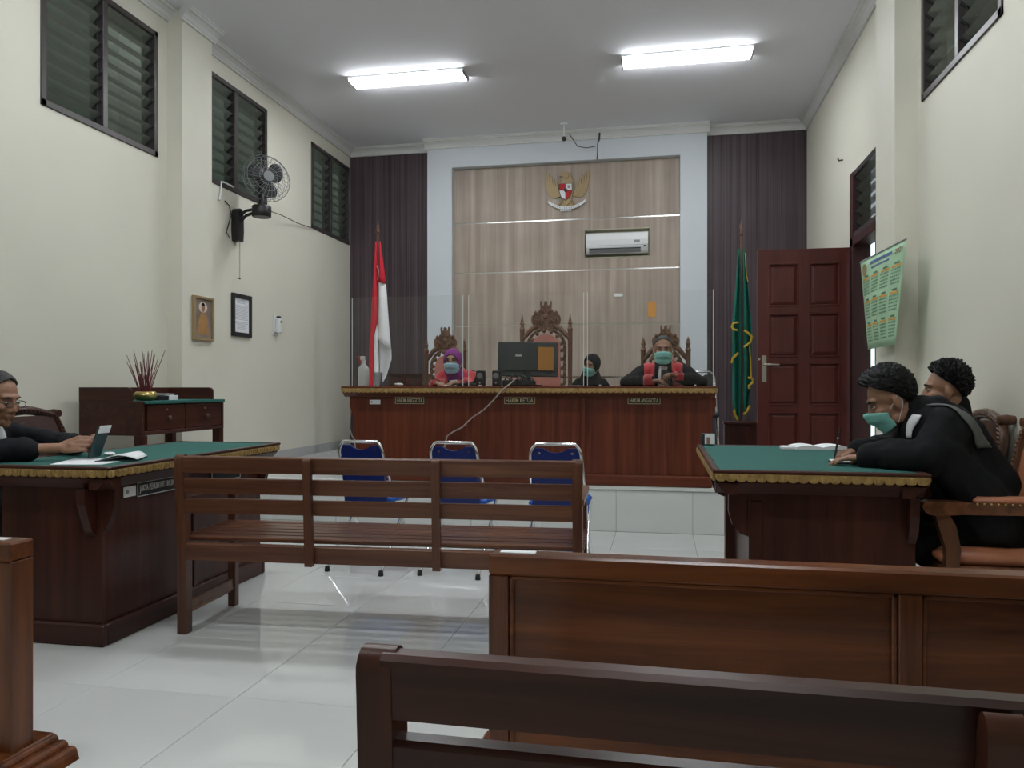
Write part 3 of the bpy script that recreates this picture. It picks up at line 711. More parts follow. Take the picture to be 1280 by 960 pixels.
# ================================================================== FOLDING CHAIRS
def folding_chair(label, loc, rz, back='blue', seat='blue_l', group=None, s=1.0):
    t = thing('folding_chair', label, 'chair', loc, rz, group); r = .0105 * s
    w = .155; wf = .185                                  # half widths at the back and at the feet; chair faces +Y
    def fr(z): return .02 + (.80 - z) / .80 * .40        # front frame runs from the back top down to the front feet
    up = []
    R_ = .055
    up.append((-wf, fr(0) * 1.0, .012)); up.append((-w - .012, fr(.45) - .03, .45)); up.append((-w, .028, .80 - R_))
    for q in range(1, 5): a = PI / 2 * q / 5; up.append((-w + R_ - R_ * math.cos(a), .024, .80 - R_ + R_ * math.sin(a) + .028 * q / 5))
    for p_ in reversed(up[:]): up.append((-p_[0], p_[1], p_[2]))
    MB().tube([Vector(p_) * s for p_ in up], r, 10).build('back_frame', M['chrome'], t, 60, w=False)
    rr = [(-wf - .005, -.06, .012), (-w - .022, .33, .43), (w + .022, .33, .43), (wf + .005, -.06, .012)]
    MB().tube([Vector(p_) * s for p_ in rr], r, 10).build('rear_leg_frame', M['chrome'], t, 60, w=False)
    MB().tube([Vector((-wf + .004, fr(.10) - .01, .10)) * s, Vector((wf - .004, fr(.10) - .01, .10)) * s], r * .8, 8).build('foot_bar', M['chrome'], t, 60, w=False)
    MB().tube([Vector((-wf + .0, -.02, .062)) * s, Vector((wf - .0, -.02, .062)) * s], r * .8, 8).build('foot_bar', M['chrome'], t, 60, w=False)
    for x in (-wf, wf):
        MB().lathe([(.015 * s, 0), (.017 * s, .004), (.014 * s, .03 * s), (.011 * s, .034 * s)], 10, (x * s, fr(0) * s, 0)).build('rubber_foot', M['rubber'], t, 50, w=False)
        MB().lathe([(.015 * s, 0), (.017 * s, .004), (.014 * s, .03 * s), (.011 * s, .034 * s)], 10, (x * 1.03 * s, -.062 * s, 0)).build('rubber_foot', M['rubber'], t, 50, w=False)
    # back shell with a dipped top edge that leaves a hand hole under the tube
    pts = [(-w + .004, .415), (w - .004, .415), (w - .006, .76), (w - .03, .795)]
    for q in range(9):
        x = .075 - .15 * q / 8; pts.append((x, .795 - .028 * math.cos(x / .075 * PI / 2) ** .7 if abs(x) < .0749 else .795))
    pts += [(-w + .03, .795), (-w + .006, .76)]
    mb = MB().prism(pts, 'y', .0, .022); mb.v = [Vector((v.x, v.y + .022 + (.80 - v.z) * .17 - .004, v.z)) * s for v in mb.v]
    bk = mb.build('back_shell', M[back], t, w=False)
    for x in (-.10, .10): MB().lathe([(.008, -.004), (.008, 0)], 10, Vector((x, .022 + .03 * .17, .765)) * s, 'y').build('rivet', M['chrome'], bk, w=False)
    MB().box(-.03 * s, .03 * s, (.0215 + .07 * .17) * s, (.026 + .07 * .17) * s, .712 * s, .724 * s).build('maker_label', M['gilt'], bk, w=False)
    se = MB(); n = 16; rows = []
    for i in range(n + 1):
        pass
    se.box(-.185 * s, .185 * s, .12 * s, .45 * s, .425 * s, .465 * s, .016 * s).build('seat', M[seat], t, 60, w=False)
    return t
GB = 'blue folding chairs facing the judges'
folding_chair('blue folding chair facing the HAKIM ANGGOTA plate beside the prosecutor table', (-1.877, 4.585, 0), math.radians(-8), group=GB)
folding_chair('blue folding chair in the middle of the row of three', (-1.27, 4.60, 0), math.radians(-6), group=GB)
folding_chair('blue folding chair of the row standing nearest to the counsel table', (-.625, 4.58, 0), 0, group=GB)
folding_chair('chrome folding chair with dark seat at the end of the judges bench', (.365, 8.28, PZ), math.radians(178), 'black_soft', 'black_soft', s=1.17)
# ================================================================== CARVED THRONES
def throne(label, loc, w, H, zpost, zfin, cw, rz=0.0, group='carved judges chairs'):
    t = thing('carved_armchair', label, 'chair', loc, rz, group); yb = .24; hw = w / 2
    for s in (-1, 1):
        x = s * hw
        MB().lathe([(.022, .40), (.022, zpost * .6), (.025, zpost - .02), (.030, zpost), (.022, zpost + .012), (.016, zpost + .04), (.024, zpost + .055), (.024, zpost + .062), (.013, zpost + .075), (.018, zpost + .085), (.010, zpost + .105), (.006, zfin - .02), (.001, zfin)], 12, (x, yb, 0)).build('back_post', M['carved'], t, 40, w=False)
        MB().box(x - .028, x + .028, yb - .03, yb + .03, 0, .42, .005).build('leg', M['carved'], t, w=False)
        MB().lathe([(.026, 0), (.03, .05), (.022, .12), (.032, .22), (.026, .36), (.034, .40)], 12, (x, -.25, 0)).build('leg', M['carved'], t, 40, w=False)
        arm = [(x, yb - .02, .70), (x, .1, .69), (x, -.1, .675), (x, -.24, .69), (x, -.29, .685)]
        MB().tube(arm, [.024, .026, .028, .034, .03], 10).build('armrest', M['carved'], t, 50, w=False)
        MB().lathe([(.034, .40), (.026, .44), (.02, .52), (.03, .60), (.024, .68)], 12, (x, -.22, 0)).build('arm_support', M['carved'], t, 40, w=False)
    MB().box(-hw - .02, hw + .02, -.27, yb + .02, .37, .43, .008).build('seat_rail', M['carved'], t, w=False)
    MB().box(-hw + .01, hw - .01, -.27, yb - .03, .43, .51, .028).build('seat', M['pink'], t, 60, w=False)
    # arched open frame between the posts, cushion inside
    zs, zt = .55, zpost + .02; inner = hw - .055
    def arch(k, rad, lift):
        a = PI * k; return (-rad * math.cos(a), zs + (zpost - .19 - zs) + lift * math.sin(a))
    path = [(-inner, yb, zs)] + [(arch(k / 12, inner, .19)[0], yb, arch(k / 12, inner, .19)[1]) for k in range(13)] + [(inner, yb, zs)]
    MB().tube(path, .016, 8).build('arched_frame', M['carved'], t, 50, w=False)
    leaf = MB()
    for i in range(44):
        k = i / 43; L = (zpost - .19 - zs); tot = 2 * L + PI * inner
        d = k * tot
        if d < L: p = (-inner, zs + d)
        elif d < L + PI * inner: a = (d - L) / inner; p = (-inner * math.cos(a), zs + L + .19 * math.sin(a))
        else: p = (inner, zs + L - (d - L - PI * inner))
        s = .62 + .2 * (i % 2)
        q = (p[0] * (1 - .16 * (i % 2)), yb - .012, p[1] - (.02 if L < d < L + PI * inner else 0) * (i % 2))
        leaf.ell(q, (.019 * s * 1.3, .014, .022 * s * 1.3), None, 8, 5)
    leaf.build('carved_leaves', M['carved'], t, 60, w=False)
    cu = []; ci = inner - .045
    pts = [(-ci, zs + .02)] + [(-ci * math.cos(PI * k / 12), zpost - .19 + .135 * math.sin(PI * k / 12)) for k in range(13)] + [(ci, zs + .02)]
    mb = MB().prism(pts, 'y', yb - .022, yb + .02); mb.build('back_cushion', M['pink'], t, w=False)
    # shoulders joining posts and crest
    for s in (-1, 1):
        MB().tube([(s * hw, yb, zpost - .10), (s * hw * .8, yb, zpost - .055), (s * hw * .6, yb, zpost + .0), (s * hw * .35, yb, zpost + .03)], [.026, .024, .026, .03], 8).build('shoulder_rail', M['carved'], t, 50, w=False)
    # crest
    z0, ch = zpost - .01, H - zpost + .01
    half = [(0, 0), (.45, .0), (.75, .10), (.95, .22), (1.0, .36), (.94, .48), (.80, .52), (.80, .60), (.66, .66), (.60, .60), (.52, .60), (.47, .68), (.40, .66), (.36, .76), (.39, .90), (.36, .99), (.29, .97), (.27, .86), (.18, .82), (.12, .84), (.11, .93), (.06, .97), (0, .98)]
    pts = [(x * cw / 2, z0 + z * ch) for x, z in half] + [(-x * cw / 2, z0 + z * ch) for x, z in reversed(half[1:-1])]
    cr = MB().prism(pts, 'y', yb - .016, yb + .02).build('crest', M['carved'], t, w=False)
    sc = MB()
    for s in (-1, 1):
        for cx, cz, r0, turns in ((.62, .30, .16, 1.6), (.30, .28, .13, 1.5), (.66, .56, .07, 1.4), (.22, .62, .10, 1.4)):
            pp_ = []
            for k in range(15):
                f = k / 14; a = turns * 2 * PI * f; r = r0 * (1 - .8 * f)
                pp_.append((s * (cx + r * math.cos(a)) * cw / 2, yb - .02, z0 + (cz + r * math.sin(a) * .75) * ch))
            sc.tube(pp_, .009, 6)
    for k in range(9): sc.ell(((k - 4) * cw * .085, yb - .018, z0 + ch * (.16 - .0 * k)), (.010, .008, .013), None, 8, 5)
    sc.ell((0, yb - .02, z0 + ch * .45), (.026, .012, .03), None, 10, 6)
    sc.build('crest_scrolls', M['carved'], cr, 60, w=False)
    return t
YT = 7.62
def px_at(px, Y): return atY(px, 480, Y).x
throne('large carved wooden throne with salmon cushion behind the monitor', (px_at(682.5, YT + .24), YT, PZ), .50, 1.695, 1.40, 1.565, .31)
throne('carved wooden armchair behind the judge in the purple scarf', (px_at(556.5, YT + .3), YT + .06, PZ), .42, 1.445, 1.19, 1.31, .25)
throne('carved wooden armchair behind the judge holding a phone', (px_at(832, YT + .1), YT - .12, PZ), .435, 1.415, 1.17, 1.30, .27)
# ================================================================== LEATHER ARMCHAIRS OF THE SIDE TABLES
def leather_chair(label, loc, rz, lm, wm='chairwood', wx='chairwood_x', group=None):
    t = thing('leather_armchair', label, 'chair', loc, rz, group); hw = .25
    for s in (-1, 1):
        x = s * hw
        MB().tube([(x, -.22, 0), (x, -.225, .12), (x, -.215, .30), (x, -.22, .40)], [.02, .024, .03, .034], 8).build('leg', M[wm], t, 50, w=False)
        MB().tube([(x, .23, 0), (x, .21, .2), (x, .20, .42)], [.02, .026, .03], 8).build('leg', M[wm], t, 50, w=False)
        MB().prism([(-.235, .40), (-.185, .40), (-.175, .50), (-.195, .60), (-.22, .645), (-.275, .645), (-.255, .58), (-.232, .50)], 'x', x + s * .012 - .022, x + s * .012 + .022).build('arm_support', M[wm], t, w=False)
        ar = MB().prism([(-.315, .655), (-.325, .672), (-.318, .690), (-.295, .697), (.20, .69), (.21, .65), (-.18, .645), (-.25, .638), (-.295, .640)], 'x', x + s * .012 - .032, x + s * .012 + .032).build('armrest', M[wx], t, w=False)
        pad = MB().box(x + s * .012 - .034, x + s * .012 + .034, -.13, .15, .685, .72, .015); pad.build('arm_pad', M[lm], ar, 60, w=False)
        nl = MB()
        for k in range(11):
            for sx in (-1, 1): nl.ell((x + s * .012 + sx * .034, -.12 + .026 * k, .69), .006, None, 6, 4)
        nl.build('nail_heads', M['brass'], ar, 60, w=False)['kind'] = 'stuff'
    MB().box(-hw - .02, hw + .02, -.24, .22, .36, .43, .008).build('seat_rail', M[wx], t, w=False)
    MB().box(-hw - .01, hw + .01, -.25, .19, .425, .50, .03).build('seat', M[lm], t, 60, w=False)
    # back : rounded frame, panel, twisted edge
    def bk(z): return .20 + (z - .42) * .16
    fr = MB(); zt = 1.02; half = []
    out = [(-hw - .005, .42), (-hw - .015, .70), (-hw - .01, .90), (-hw + .03, .985)] + [(-hw + .06 + (2 * hw - .12) * k / 6, .985 + .035 * math.sin(PI * k / 6) + .006) for k in range(7)] + [(hw - .03, .985), (hw + .01, .90), (hw + .015, .70), (hw + .005, .42)]
    fr.tube([(x, bk(z), z) for x, z in out], .027, 8); fr.build('back_frame', M[wm], t, 50, w=False)
    tw = MB()
    for i in range(len(out) - 1):
        (xa, za), (xb, zb) = out[i], out[i + 1]; L = math.hypot(xb - xa, zb - za); n = max(1, int(L / .022))
        for k in range(n):
            f = (k + .5) / n; x_, z_ = xa + (xb - xa) * f, za + (zb - za) * f
            tw.ell((x_ * 1.02, bk(z_) - .016, z_), (.020, .016, .009), Matrix.Rotation(.6, 3, 'Y'), 8, 5)
    tw.build('twisted_edge', M[wm], t, 60, w=False)
    pts = [(x * .9, min(z, 1.0) - .01) for x, z in out]
    mb = MB().prism(pts, 'y', -.018, .018); mb.v = [Vector((v.x, v.y + bk(v.z), v.z)) for v in mb.v]; mb.build('back_panel', M[lm if lm == 'dleather' else 'chairwood'], t, w=False)
    pts = [(x * .66, .52 + (z - .42) * .72) for x, z in out]
    mb = MB().prism(pts, 'y', -.034, -.01); mb.v = [Vector((v.x, v.y + bk(v.z), v.z)) for v in mb.v]; mb.build('back_cushion', M[lm], t, w=False)
    for s in (-1, 1):
        MB().lathe([(.001, -.045), (.022, -.04), (.028, 0), (.022, .04), (.001, .045)], 12, (s * (hw - .01), bk(1.0) + .01, 1.0), 'y').build('scroll_ear', M[wm], t, 50, w=False)
    return t
GL = 'leather armchairs at the side tables'
leather_chair('carved armchair with orange leather seat under the man writing', (1.375, 3.70, 0), -PI / 2, 'leather', group=GL)
leather_chair('carved armchair with orange leather seat behind the man without a mask at counsel table', (1.39, 4.47, 0), -PI / 2, 'leather', group=GL)
leather_chair('empty dark leather armchair between the prosecutor table and the tall writing desk', (-3.46, 3.97, 0), PI / 2, 'dleather', 'dmahog_z', 'dmahog_x', group=GL)
leather_chair('dark leather armchair under the seated man with glasses', (-3.46, 3.27, 0), PI / 2, 'dleather', 'dmahog_z', 'dmahog_x', group=GL)
# ================================================================== FLAGS
def cloth(rows, Y, amp, n=9, ph=0.0, waves=1.0):
    """rows of (pxL, py, pxR, py2): a hanging fold laid out at depth Y with a soft wave in depth"""
    mb = MB(); out = []
    for i in range(len(rows) - 1):
        for sub in range(4):
            f = sub / 4; out.append([a + (b - a) * f for a, b in zip(rows[i], rows[i + 1])])
    out.append(list(rows[-1])); R_ = []
    for i, (xl, yl, xr, yr) in enumerate(out):
        A, C = atY(xl, yl, Y), atY(xr, yr, Y); row = []
        for k in range(n):
            f = k / (n - 1); p = A.lerp(C, f); p.y = Y - amp * math.sin(PI * f * waves + ph) * min(1, .25 + i / 6); row.append(p)
        R_.append(row)
    mb.sheet(R_); return mb
YFL = 8.55
px = 472.3; pb = atY(px, 480, YFL)
f1 = thing('national_flag', 'red and white flag hanging from a wooden pole beside the judges bench', 'flag', (pb.x, YFL, PZ))
tipz = atY(px, 275, YFL).z
MB().lathe([(.014, PZ + .06), (.014, tipz - .20), (.013, tipz - .16), (.026, tipz - .15), (.026, tipz - .135), (.018, tipz - .12), (.021, tipz - .10), (.014, tipz - .085), (.010, tipz - .04), (.001, tipz)], 12, (pb.x, YFL, 0)).build('pole', M['chairwood'], f1, 40)
MB().lathe([(.16, PZ), (.16, PZ + .03), (.10, PZ + .045), (.03, PZ + .06), (.02, PZ + .12)], 20, (pb.x, YFL, 0)).build('base', M['dmahog_z'], f1, 40)
cloth([(469.2, 302, 471.2, 302), (467, 338, 471.5, 338), (464.5, 384, 472, 384), (463.5, 405, 472, 402), (461.8, 434, 467.5, 420), (461, 480, 466.6, 480), (460.5, 530, 466.5, 530)], YFL - .03, .03).build('red_fold', M['flag_red'], f1, 60, solid=.003)
cloth([(474, 302, 475.5, 302), (473.8, 330, 479.5, 330), (473.5, 352, 482.5, 355)], YFL - .03, .035).build('red_fold', M['flag_red'], f1, 60, solid=.003)
cloth([(467.5, 420, 471.5, 404), (467, 440, 473, 430), (466.8, 480, 474, 480), (466.5, 530, 474.5, 530)], YFL - .02, .02).build('white_fold', M['flag_white'], f1, 60, solid=.003)
cloth([(473.5, 352, 482.5, 355), (473.4, 375, 484.2, 378), (473, 400, 486, 402), (472.8, 424, 489, 437)], YFL - .03, .04).build('white_fold', M['flag_white'], f1, 60, solid=.003)
cloth([(472.8, 424, 489.2, 437), (474, 440, 489.5, 449), (474.5, 460, 483, 470), (474.5, 478, 478.5, 478)], YFL + .03, -.03).build('white_fold', M['flag_white'], f1, 60, solid=.003)
MB().tube([atY(471, 332, YFL - .05), atY(473.5, 338, YFL - .06), atY(472, 350, YFL - .05)], .006, 6).build('tie_cord', M['cable'], f1, 50)
YG = 8.62
px = 926.8; pb = atY(px, 480, YG)
f2 = thing('green_flag', 'green flag with gold fringe hanging from a wooden pole beside the open door', 'flag', (pb.x, YG, PZ))
tipz = atY(px, 272, YG).z
MB().lathe([(.015, PZ + .06), (.015, tipz - .24), (.012, tipz - .2), (.02, tipz - .19), (.02, tipz - .17), (.010, tipz - .15), (.022, tipz - .09), (.008, tipz - .05), (.001, tipz)], 12, (pb.x, YG, 0)).build('pole', M['chairwood'], f2, 40)
MB().lathe([(.16, PZ), (.16, PZ + .03), (.10, PZ + .045), (.03, PZ + .06), (.02, PZ + .12)], 20, (pb.x, YG, 0)).build('base', M['dmahog_z'], f2, 40)
cloth([(922.5, 311, 925, 311), (918.8, 365, 925.5, 365), (914.8, 405, 925.8, 405), (915, 450, 925.8, 450), (915.3, 500, 925.5, 505), (918, 520, 924, 524)], YG - .03, .045, waves=2).build('green_fold', M['flag_green'], f2, 60, solid=.003)
cloth([(928.6, 311, 931, 313), (928.8, 355, 935, 355), (929, 412, 939.8, 410), (929, 470, 939.5, 468), (929, 500, 936.5, 505), (929.5, 516, 933, 514)], YG - .03, .05, waves=2).build('green_fold', M['flag_green'], f2, 60, solid=.003)
def fringe(pts, r=.014):
    pp_ = [atY(x, y, YG - .095) for x, y in pts]; MB().tube(pp_, r, 6).build('gold_fringe', M['fringe'], f2, 40)
fringe([(923, 403), (917, 404), (914.5, 408), (917, 412), (922, 413)]); fringe([(914.5, 454), (916, 448), (923, 441)])
fringe([(930, 413), (936, 417), (940, 421), (938, 428), (930, 434)]); fringe([(937, 432), (938.5, 455), (939, 474)], .007)
fringe([(935, 472), (940, 473), (941, 478), (936, 482), (936.5, 486)]); fringe([(917.5, 512), (918.5, 518), (922, 525)]); fringe([(929.5, 518), (934, 514), (937.5, 507)])
fringe([(931.5, 316), (933, 345), (935, 352)], .005)
c0 = atY(905.5, 527, 8.25); c1 = atY(945, 527, 8.25)
cb = thing('low_cabinet', 'low dark wooden cabinet standing in front of the green flag', 'cabinet', ((c0.x + c1.x) / 2, 8.3, PZ))
B('cabinet_top', 'dmahog_x', cb, c0.x - .01, c1.x + .01, 8.20, 8.44, c0.z - .025, c0.z, .004)
for x in (c0.x, c1.x - .05): B('stile', 'dmahog_z', cb, x, x + .05, 8.215, 8.25, PZ + .001, c0.z - .025, .003)
B('cabinet_door', 'dmahog_z', cb, c0.x + .05, c1.x - .05, 8.23, 8.25, PZ + .03, c0.z - .025, .002)
B('cabinet_body', 'dmahog_z', cb, c0.x + .005, c1.x - .005, 8.25, 8.43, PZ + .001, c0.z - .025, 0)
c0 = atY(486, 467, 8.9); c1 = atY(527, 467, 8.9)
cb = thing('tall_cabinet', 'dark wooden cabinet against the dark panelled wall beside the red and white flag', 'cabinet', ((c0.x + c1.x) / 2, 9.1, PZ))
B('cabinet_body', 'dmahog_z', cb, c0.x, c1.x, 8.92, 9.30, PZ + .001, c0.z - .02, .003)
B('cabinet_top', 'dmahog_x', cb, c0.x - .015, c1.x + .015, 8.90, 9.31, c0.z - .02, c0.z, .004)
for a, b in ((c0.x + .02, (c0.x + c1.x) / 2 - .004), ((c0.x + c1.x) / 2 + .004, c1.x - .02)):
    dd = B('cabinet_door', 'dmahog_z', cb, a, b, 8.905, 8.92, PZ + .06, c0.z - .05, .003)
    MB().ell(((a + b) / 2, 8.9, .95), .012, None, 10, 6).build('knob', M['brass'], dd, 60)
# ================================================================== EMBLEM
ec = atY(709, 240, YP); em = thing('garuda_emblem', 'gilded eagle emblem with heraldic shield and white ribbon high on the oak wall', 'emblem', (ec.x, YP, ec.z))
S_ = .0103      # metres per photo pixel at the wall
def E2(x, y): return (ec.x + (x - 709) * S_, ec.z - (y - 240) * S_)
def wing(s):
    # five nested feathers sweeping up and outwards
    for k, (r, zt, w_) in enumerate(((11, 228, 3.4), (14.5, 224, 3.6), (18, 220, 3.8), (21.5, 217, 3.8), (24.5, 216, 3.4))):
        L = []; R_ = []
        for q in range(9):
            f = q / 8; ang = f * PI / 2
            x = 6 + (r - 4) * math.sin(ang); y = 244 - (1 - math.cos(ang)) * (244 - zt) - 0 + (r * .28) * math.sin(PI * f)
            nx = w_ * (.55 + .45 * math.sin(PI * min(1, f * 1.05)))
            L.append((709 + s * (x - nx * .5), y - nx * .35)); R_.append((709 + s * (x + nx * .5), y + nx * .35))
        pts = [E2(*p_) for p_ in L] + [E2(*p_) for p_ in reversed(R_)]
        MB().prism(pts, 'y', YP - .012 - .004 * (4 - k), YP - .001).build('feather', M['gilt'], em)
wing(-1); wing(1)
def poly(name, pts, d0, d1, mk, par=None): return MB().prism([E2(*p_) for p_ in pts], 'y', YP - d1, YP - d0).build(name, M[mk], par or em)
poly('body', [(702, 226), (704, 221), (706, 217.5), (709.5, 215.5), (713, 217.5), (714, 222), (716.5, 228), (717, 240), (714, 252), (709, 257), (704, 252), (701, 240)], .001, .035, 'gilt')
poly('head', [(703, 221.5), (700, 221), (701.5, 218.5), (705, 216.5), (709, 216.5), (711, 219), (711, 223), (707, 224.5)], .03, .055, 'gilt')
poly('tail', [(703, 250), (715, 250), (719, 258), (714, 259), (709, 261), (704, 259), (699, 258)], .001, .02, 'gilt')
for s in (-1, 1): MB().tube([Vector((E2(709 + s * 4, 249)[0], YP - .03, E2(0, 249)[1])), Vector((E2(709 + s * 8, 255)[0], YP - .035, E2(0, 255)[1])), Vector((E2(709 + s * 10, 257)[0], YP - .04, E2(0, 257)[1]))], .012, 6).build('leg', M['gilt'], em, 50)
sh = poly('shield_edge', [(699.5, 230.5), (715.5, 230.5), (715.8, 240), (713.5, 247), (707.5, 251.5), (701.5, 247), (699.3, 240)], .035, .045, 'black')
poly('shield_field', [(700, 231), (707.2, 231), (707.2, 238.6), (699.8, 238.6)], .045, .048, 'red', sh)
poly('shield_field', [(707.8, 231), (715, 231), (715.2, 238.6), (707.8, 238.6)], .045, .048, 'white_cloth', sh)
poly('shield_field', [(699.8, 239), (707.2, 239), (707.2, 250.5), (702, 246.5)], .045, .048, 'white_cloth', sh)
poly('shield_field', [(707.8, 239), (715.2, 239), (713, 246.5), (707.8, 250.5)], .045, .048, 'red', sh)
poly('shield_center', [(707.5, 235.5), (710.5, 238.8), (707.5, 242), (704.5, 238.8)], .048, .053, 'black', sh)
poly('charge', [(710, 233), (713, 233), (713, 236.5), (710, 236.5)], .048, .051, 'grey', sh)
top = [(686 + 46 * k / 16, 250.5 + 8.5 * math.sin(PI * k / 16) ** .8) for k in range(17)]
rb = poly('ribbon', [(x, y) for x, y in top] + [(x, y + 3.6) for x, y in reversed(top)], .03, .042, 'white_cloth')
for k in range(3, 14):
    x, y = top[k]; poly('letter_mark', [(x - .5, y + 1.1), (x + .5, y + 1.1), (x + .5, y + 2.6), (x - .5, y + 2.6)], .042, .043, 'grey', rb)
poly('ribbon_base', [(700.5, 261.5), (714, 261.5), (714, 264.2), (700.5, 264.2)], .001, .02, 'white_cloth')
# ================================================================== AIR CONDITIONER
ac = thing('air_conditioner', 'white split air conditioner set into a niche in the oak wall', 'air conditioner', ((NX0 + NX1) / 2, YB + .02, NZ0 + .05))
AX0, AX1, AZ0, AZ1 = NX0 + .035, NX1 - .028, NZ0 + .045, NZ1 - .055
mb = MB().prism([(YB + .068, AZ0), (YB + .068, AZ1), (YB - .05, AZ1), (YB - .10, AZ1 - .02), (YB - .115, AZ1 - .10), (YB - .112, AZ0 + .075), (YB - .085, AZ0 + .03), (YB - .05, AZ0)], 'x', AX0, AX1); mb.build('casing', M['white'], ac)
B('outlet_slot', 'black', ac, AX0 + .04, AX1 - .09, YB - .108, YB - .09, AZ0 + .050, AZ0 + .064, 0)
MB().prism([(YB - .109, AZ0 + .048), (YB - .116, AZ0 + .044), (YB - .075, AZ0 + .006), (YB - .07, AZ0 + .01)], 'x', AX0 + .04, AX1 - .09).build('louvre_flap', M['grey'], ac)
B('panel_line', 'grey', ac, AX0, AX1, YB - .1165, YB - .10, AZ0 + .092, AZ0 + .096, 0)
B('display', 'grey', ac, AX1 - .17, AX1 - .10, YB - .1165, YB - .11, AZ0 + .12, AZ0 + .155, .001)
B('badge', 'black', ac, AX1 - .055, AX1 - .022, YB - .117, YB - .11, AZ0 + .07, AZ0 + .085, 0)
# ================================================================== WALL FAN
br = atX(295, 283, XL + .02)
fan = thing('wall_fan', 'black oscillating wall fan with wire cage under a louvre window', 'fan', (XL, br.y, br.z - .16))
MB().prism([(br.y - .045, br.z - .15), (br.y + .045, br.z - .15), (br.y + .055, br.z - .05), (br.y + .05, br.z + .14), (br.y + .02, br.z + .17), (br.y - .02, br.z + .17), (br.y - .05, br.z + .14), (br.y - .055, br.z - .05)], 'x', XL + .001, XL + .075).build('wall_bracket', M['black'], fan)
mo = atX(327, 264.5, XL + .30)
for dz in (.0, -.07): MB().tube([(XL + .06, br.y, br.z + .10 + dz), (XL + .12, br.y + .01, mo.z + .02 + dz * .7), (XL + .2, (br.y + mo.y) / 2, mo.z + .025 + dz * .5), (mo.x - .07, mo.y, mo.z + .02 + dz * .5)], .015, 8).build('arm', M['black'], fan, 50)
MB().lathe([(.085, -.055), (.092, -.045), (.092, .045), (.085, .055)], 20, mo).build('control_housing', M['black'], fan, 40)
fc = atX(333, 223, XL + .32); nrm = Vector((.72, -.66, .12)).normalized(); Q = nrm.to_track_quat('Z', 'Y').to_matrix()
MB().tube([mo + Vector((0, 0, .05)), mo + Vector((-.01, .02, .14)), fc - nrm * .10], [.03, .028, .05], 10).build('neck', M['black'], fan, 50)
MB().lathe([(.02, -.15), (.06, -.14), (.07, -.05), (.05, -.02), (.02, 0)], 16).xf(Matrix.Translation(fc) @ Q.to_4x4()).build('motor', M['black'], fan, 40)
cage = MB(); RR = .235
for sgn in (-1, 1):
    for r, h in ((RR, .0), (RR * .86, .045), (RR * .62, .06), (RR * .38, .068), (.05, .07)):
        cage.tube([(r * math.cos(2 * PI * k / 28), r * math.sin(2 * PI * k / 28), sgn * h) for k in range(28)], .004 if r == RR else .0022, 5, True)
    for k in range(30):
        a = 2 * PI * k / 30; cage.tube([(r * math.cos(a + tw), r * math.sin(a + tw), sgn * h) for r, h, tw in ((RR, 0, 0), (RR * .86, .045, .04), (RR * .62, .06, .10), (RR * .38, .068, .2), (.05, .07, .3))], .0018, 4)
cage.xf(Matrix.Translation(fc) @ Q.to_4x4()).build('wire_cage', M['grey'], fan, 60)
bl = MB()
for k in range(3):
    R3 = Matrix.Rotation(2 * PI * k / 3 + .5, 4, 'Z'); rws = []
    for i in range(7):
        r = .04 + .155 * i / 6; wd = (.05 + .06 * math.sin(PI * min(1, i / 6 * .85 + .1))) * (1 if i < 6 else .75)
        rws.append([R3 @ Vector((r, wd * (j / 4 - .5) * 2 * .8 + .03 * i / 6, .022 * (j / 4 - .5))) for j in range(5)])
    b1 = MB().sheet(rws); b1.xf(Matrix.Translation(fc) @ Q.to_4x4()).build('fan_blade', M['black'], fan, 60, solid=.003)
MB().lathe([(.04, -.02), (.042, .02), (.03, .045), (.001, .05)], 16).xf(Matrix.Translation(fc) @ Q.to_4x4()).build('hub', M['black'], fan, 40)
MB().lathe([(.05, .069), (.05, .074), (.001, .078)], 16).xf(Matrix.Translation(fc) @ Q.to_4x4()).build('cage_badge', M['grey'], fan, 40)
for dy in (-.012, .02):
    z1 = atX(295, 347, XL + .05).z; q = MB().tube([(XL + .05, br.y + dy, br.z - .14), (XL + .05, br.y + dy, z1)], .0022, 5); q.ell((XL + .05, br.y + dy, z1), .009, None, 8, 5); q.build('pull_cord', M['cable_dark'], fan)
co = [atX(276.5, 227, XL + .012), atX(276, 240, XL + .012), atX(274, 250, XL + .012)]
tag(MB().tube([atX(292, 234, XL + .012), atX(280, 228, XL + .012)] + co, .010, 6).build('wiring_conduit', M['white'], None, 50), 'short white wiring conduit on the wall beside the fan', 'conduit')
tag(MB().tube([atX(281, 251, XL + .012), atX(287, 257, XL + .012), atX(289, 270, XL + .012), atX(283, 290, XL + .012), atX(287, 297, XL + .012)], .005, 5).build('fan_lead', M['cable_dark'], None, 50), 'thin dark lead looping from the conduit to the fan bracket', 'cable')
tag(MB().tube([mo + Vector((.0, .095, .04)), atX(352, 269, XL + .1), atX(372, 279, XL + .03), atX(390, 285, XL + .015)], .005, 5).build('power_cable', M['cable_dark'], None, 50), 'dark power cable strung from the fan to the far louvre window', 'cable')
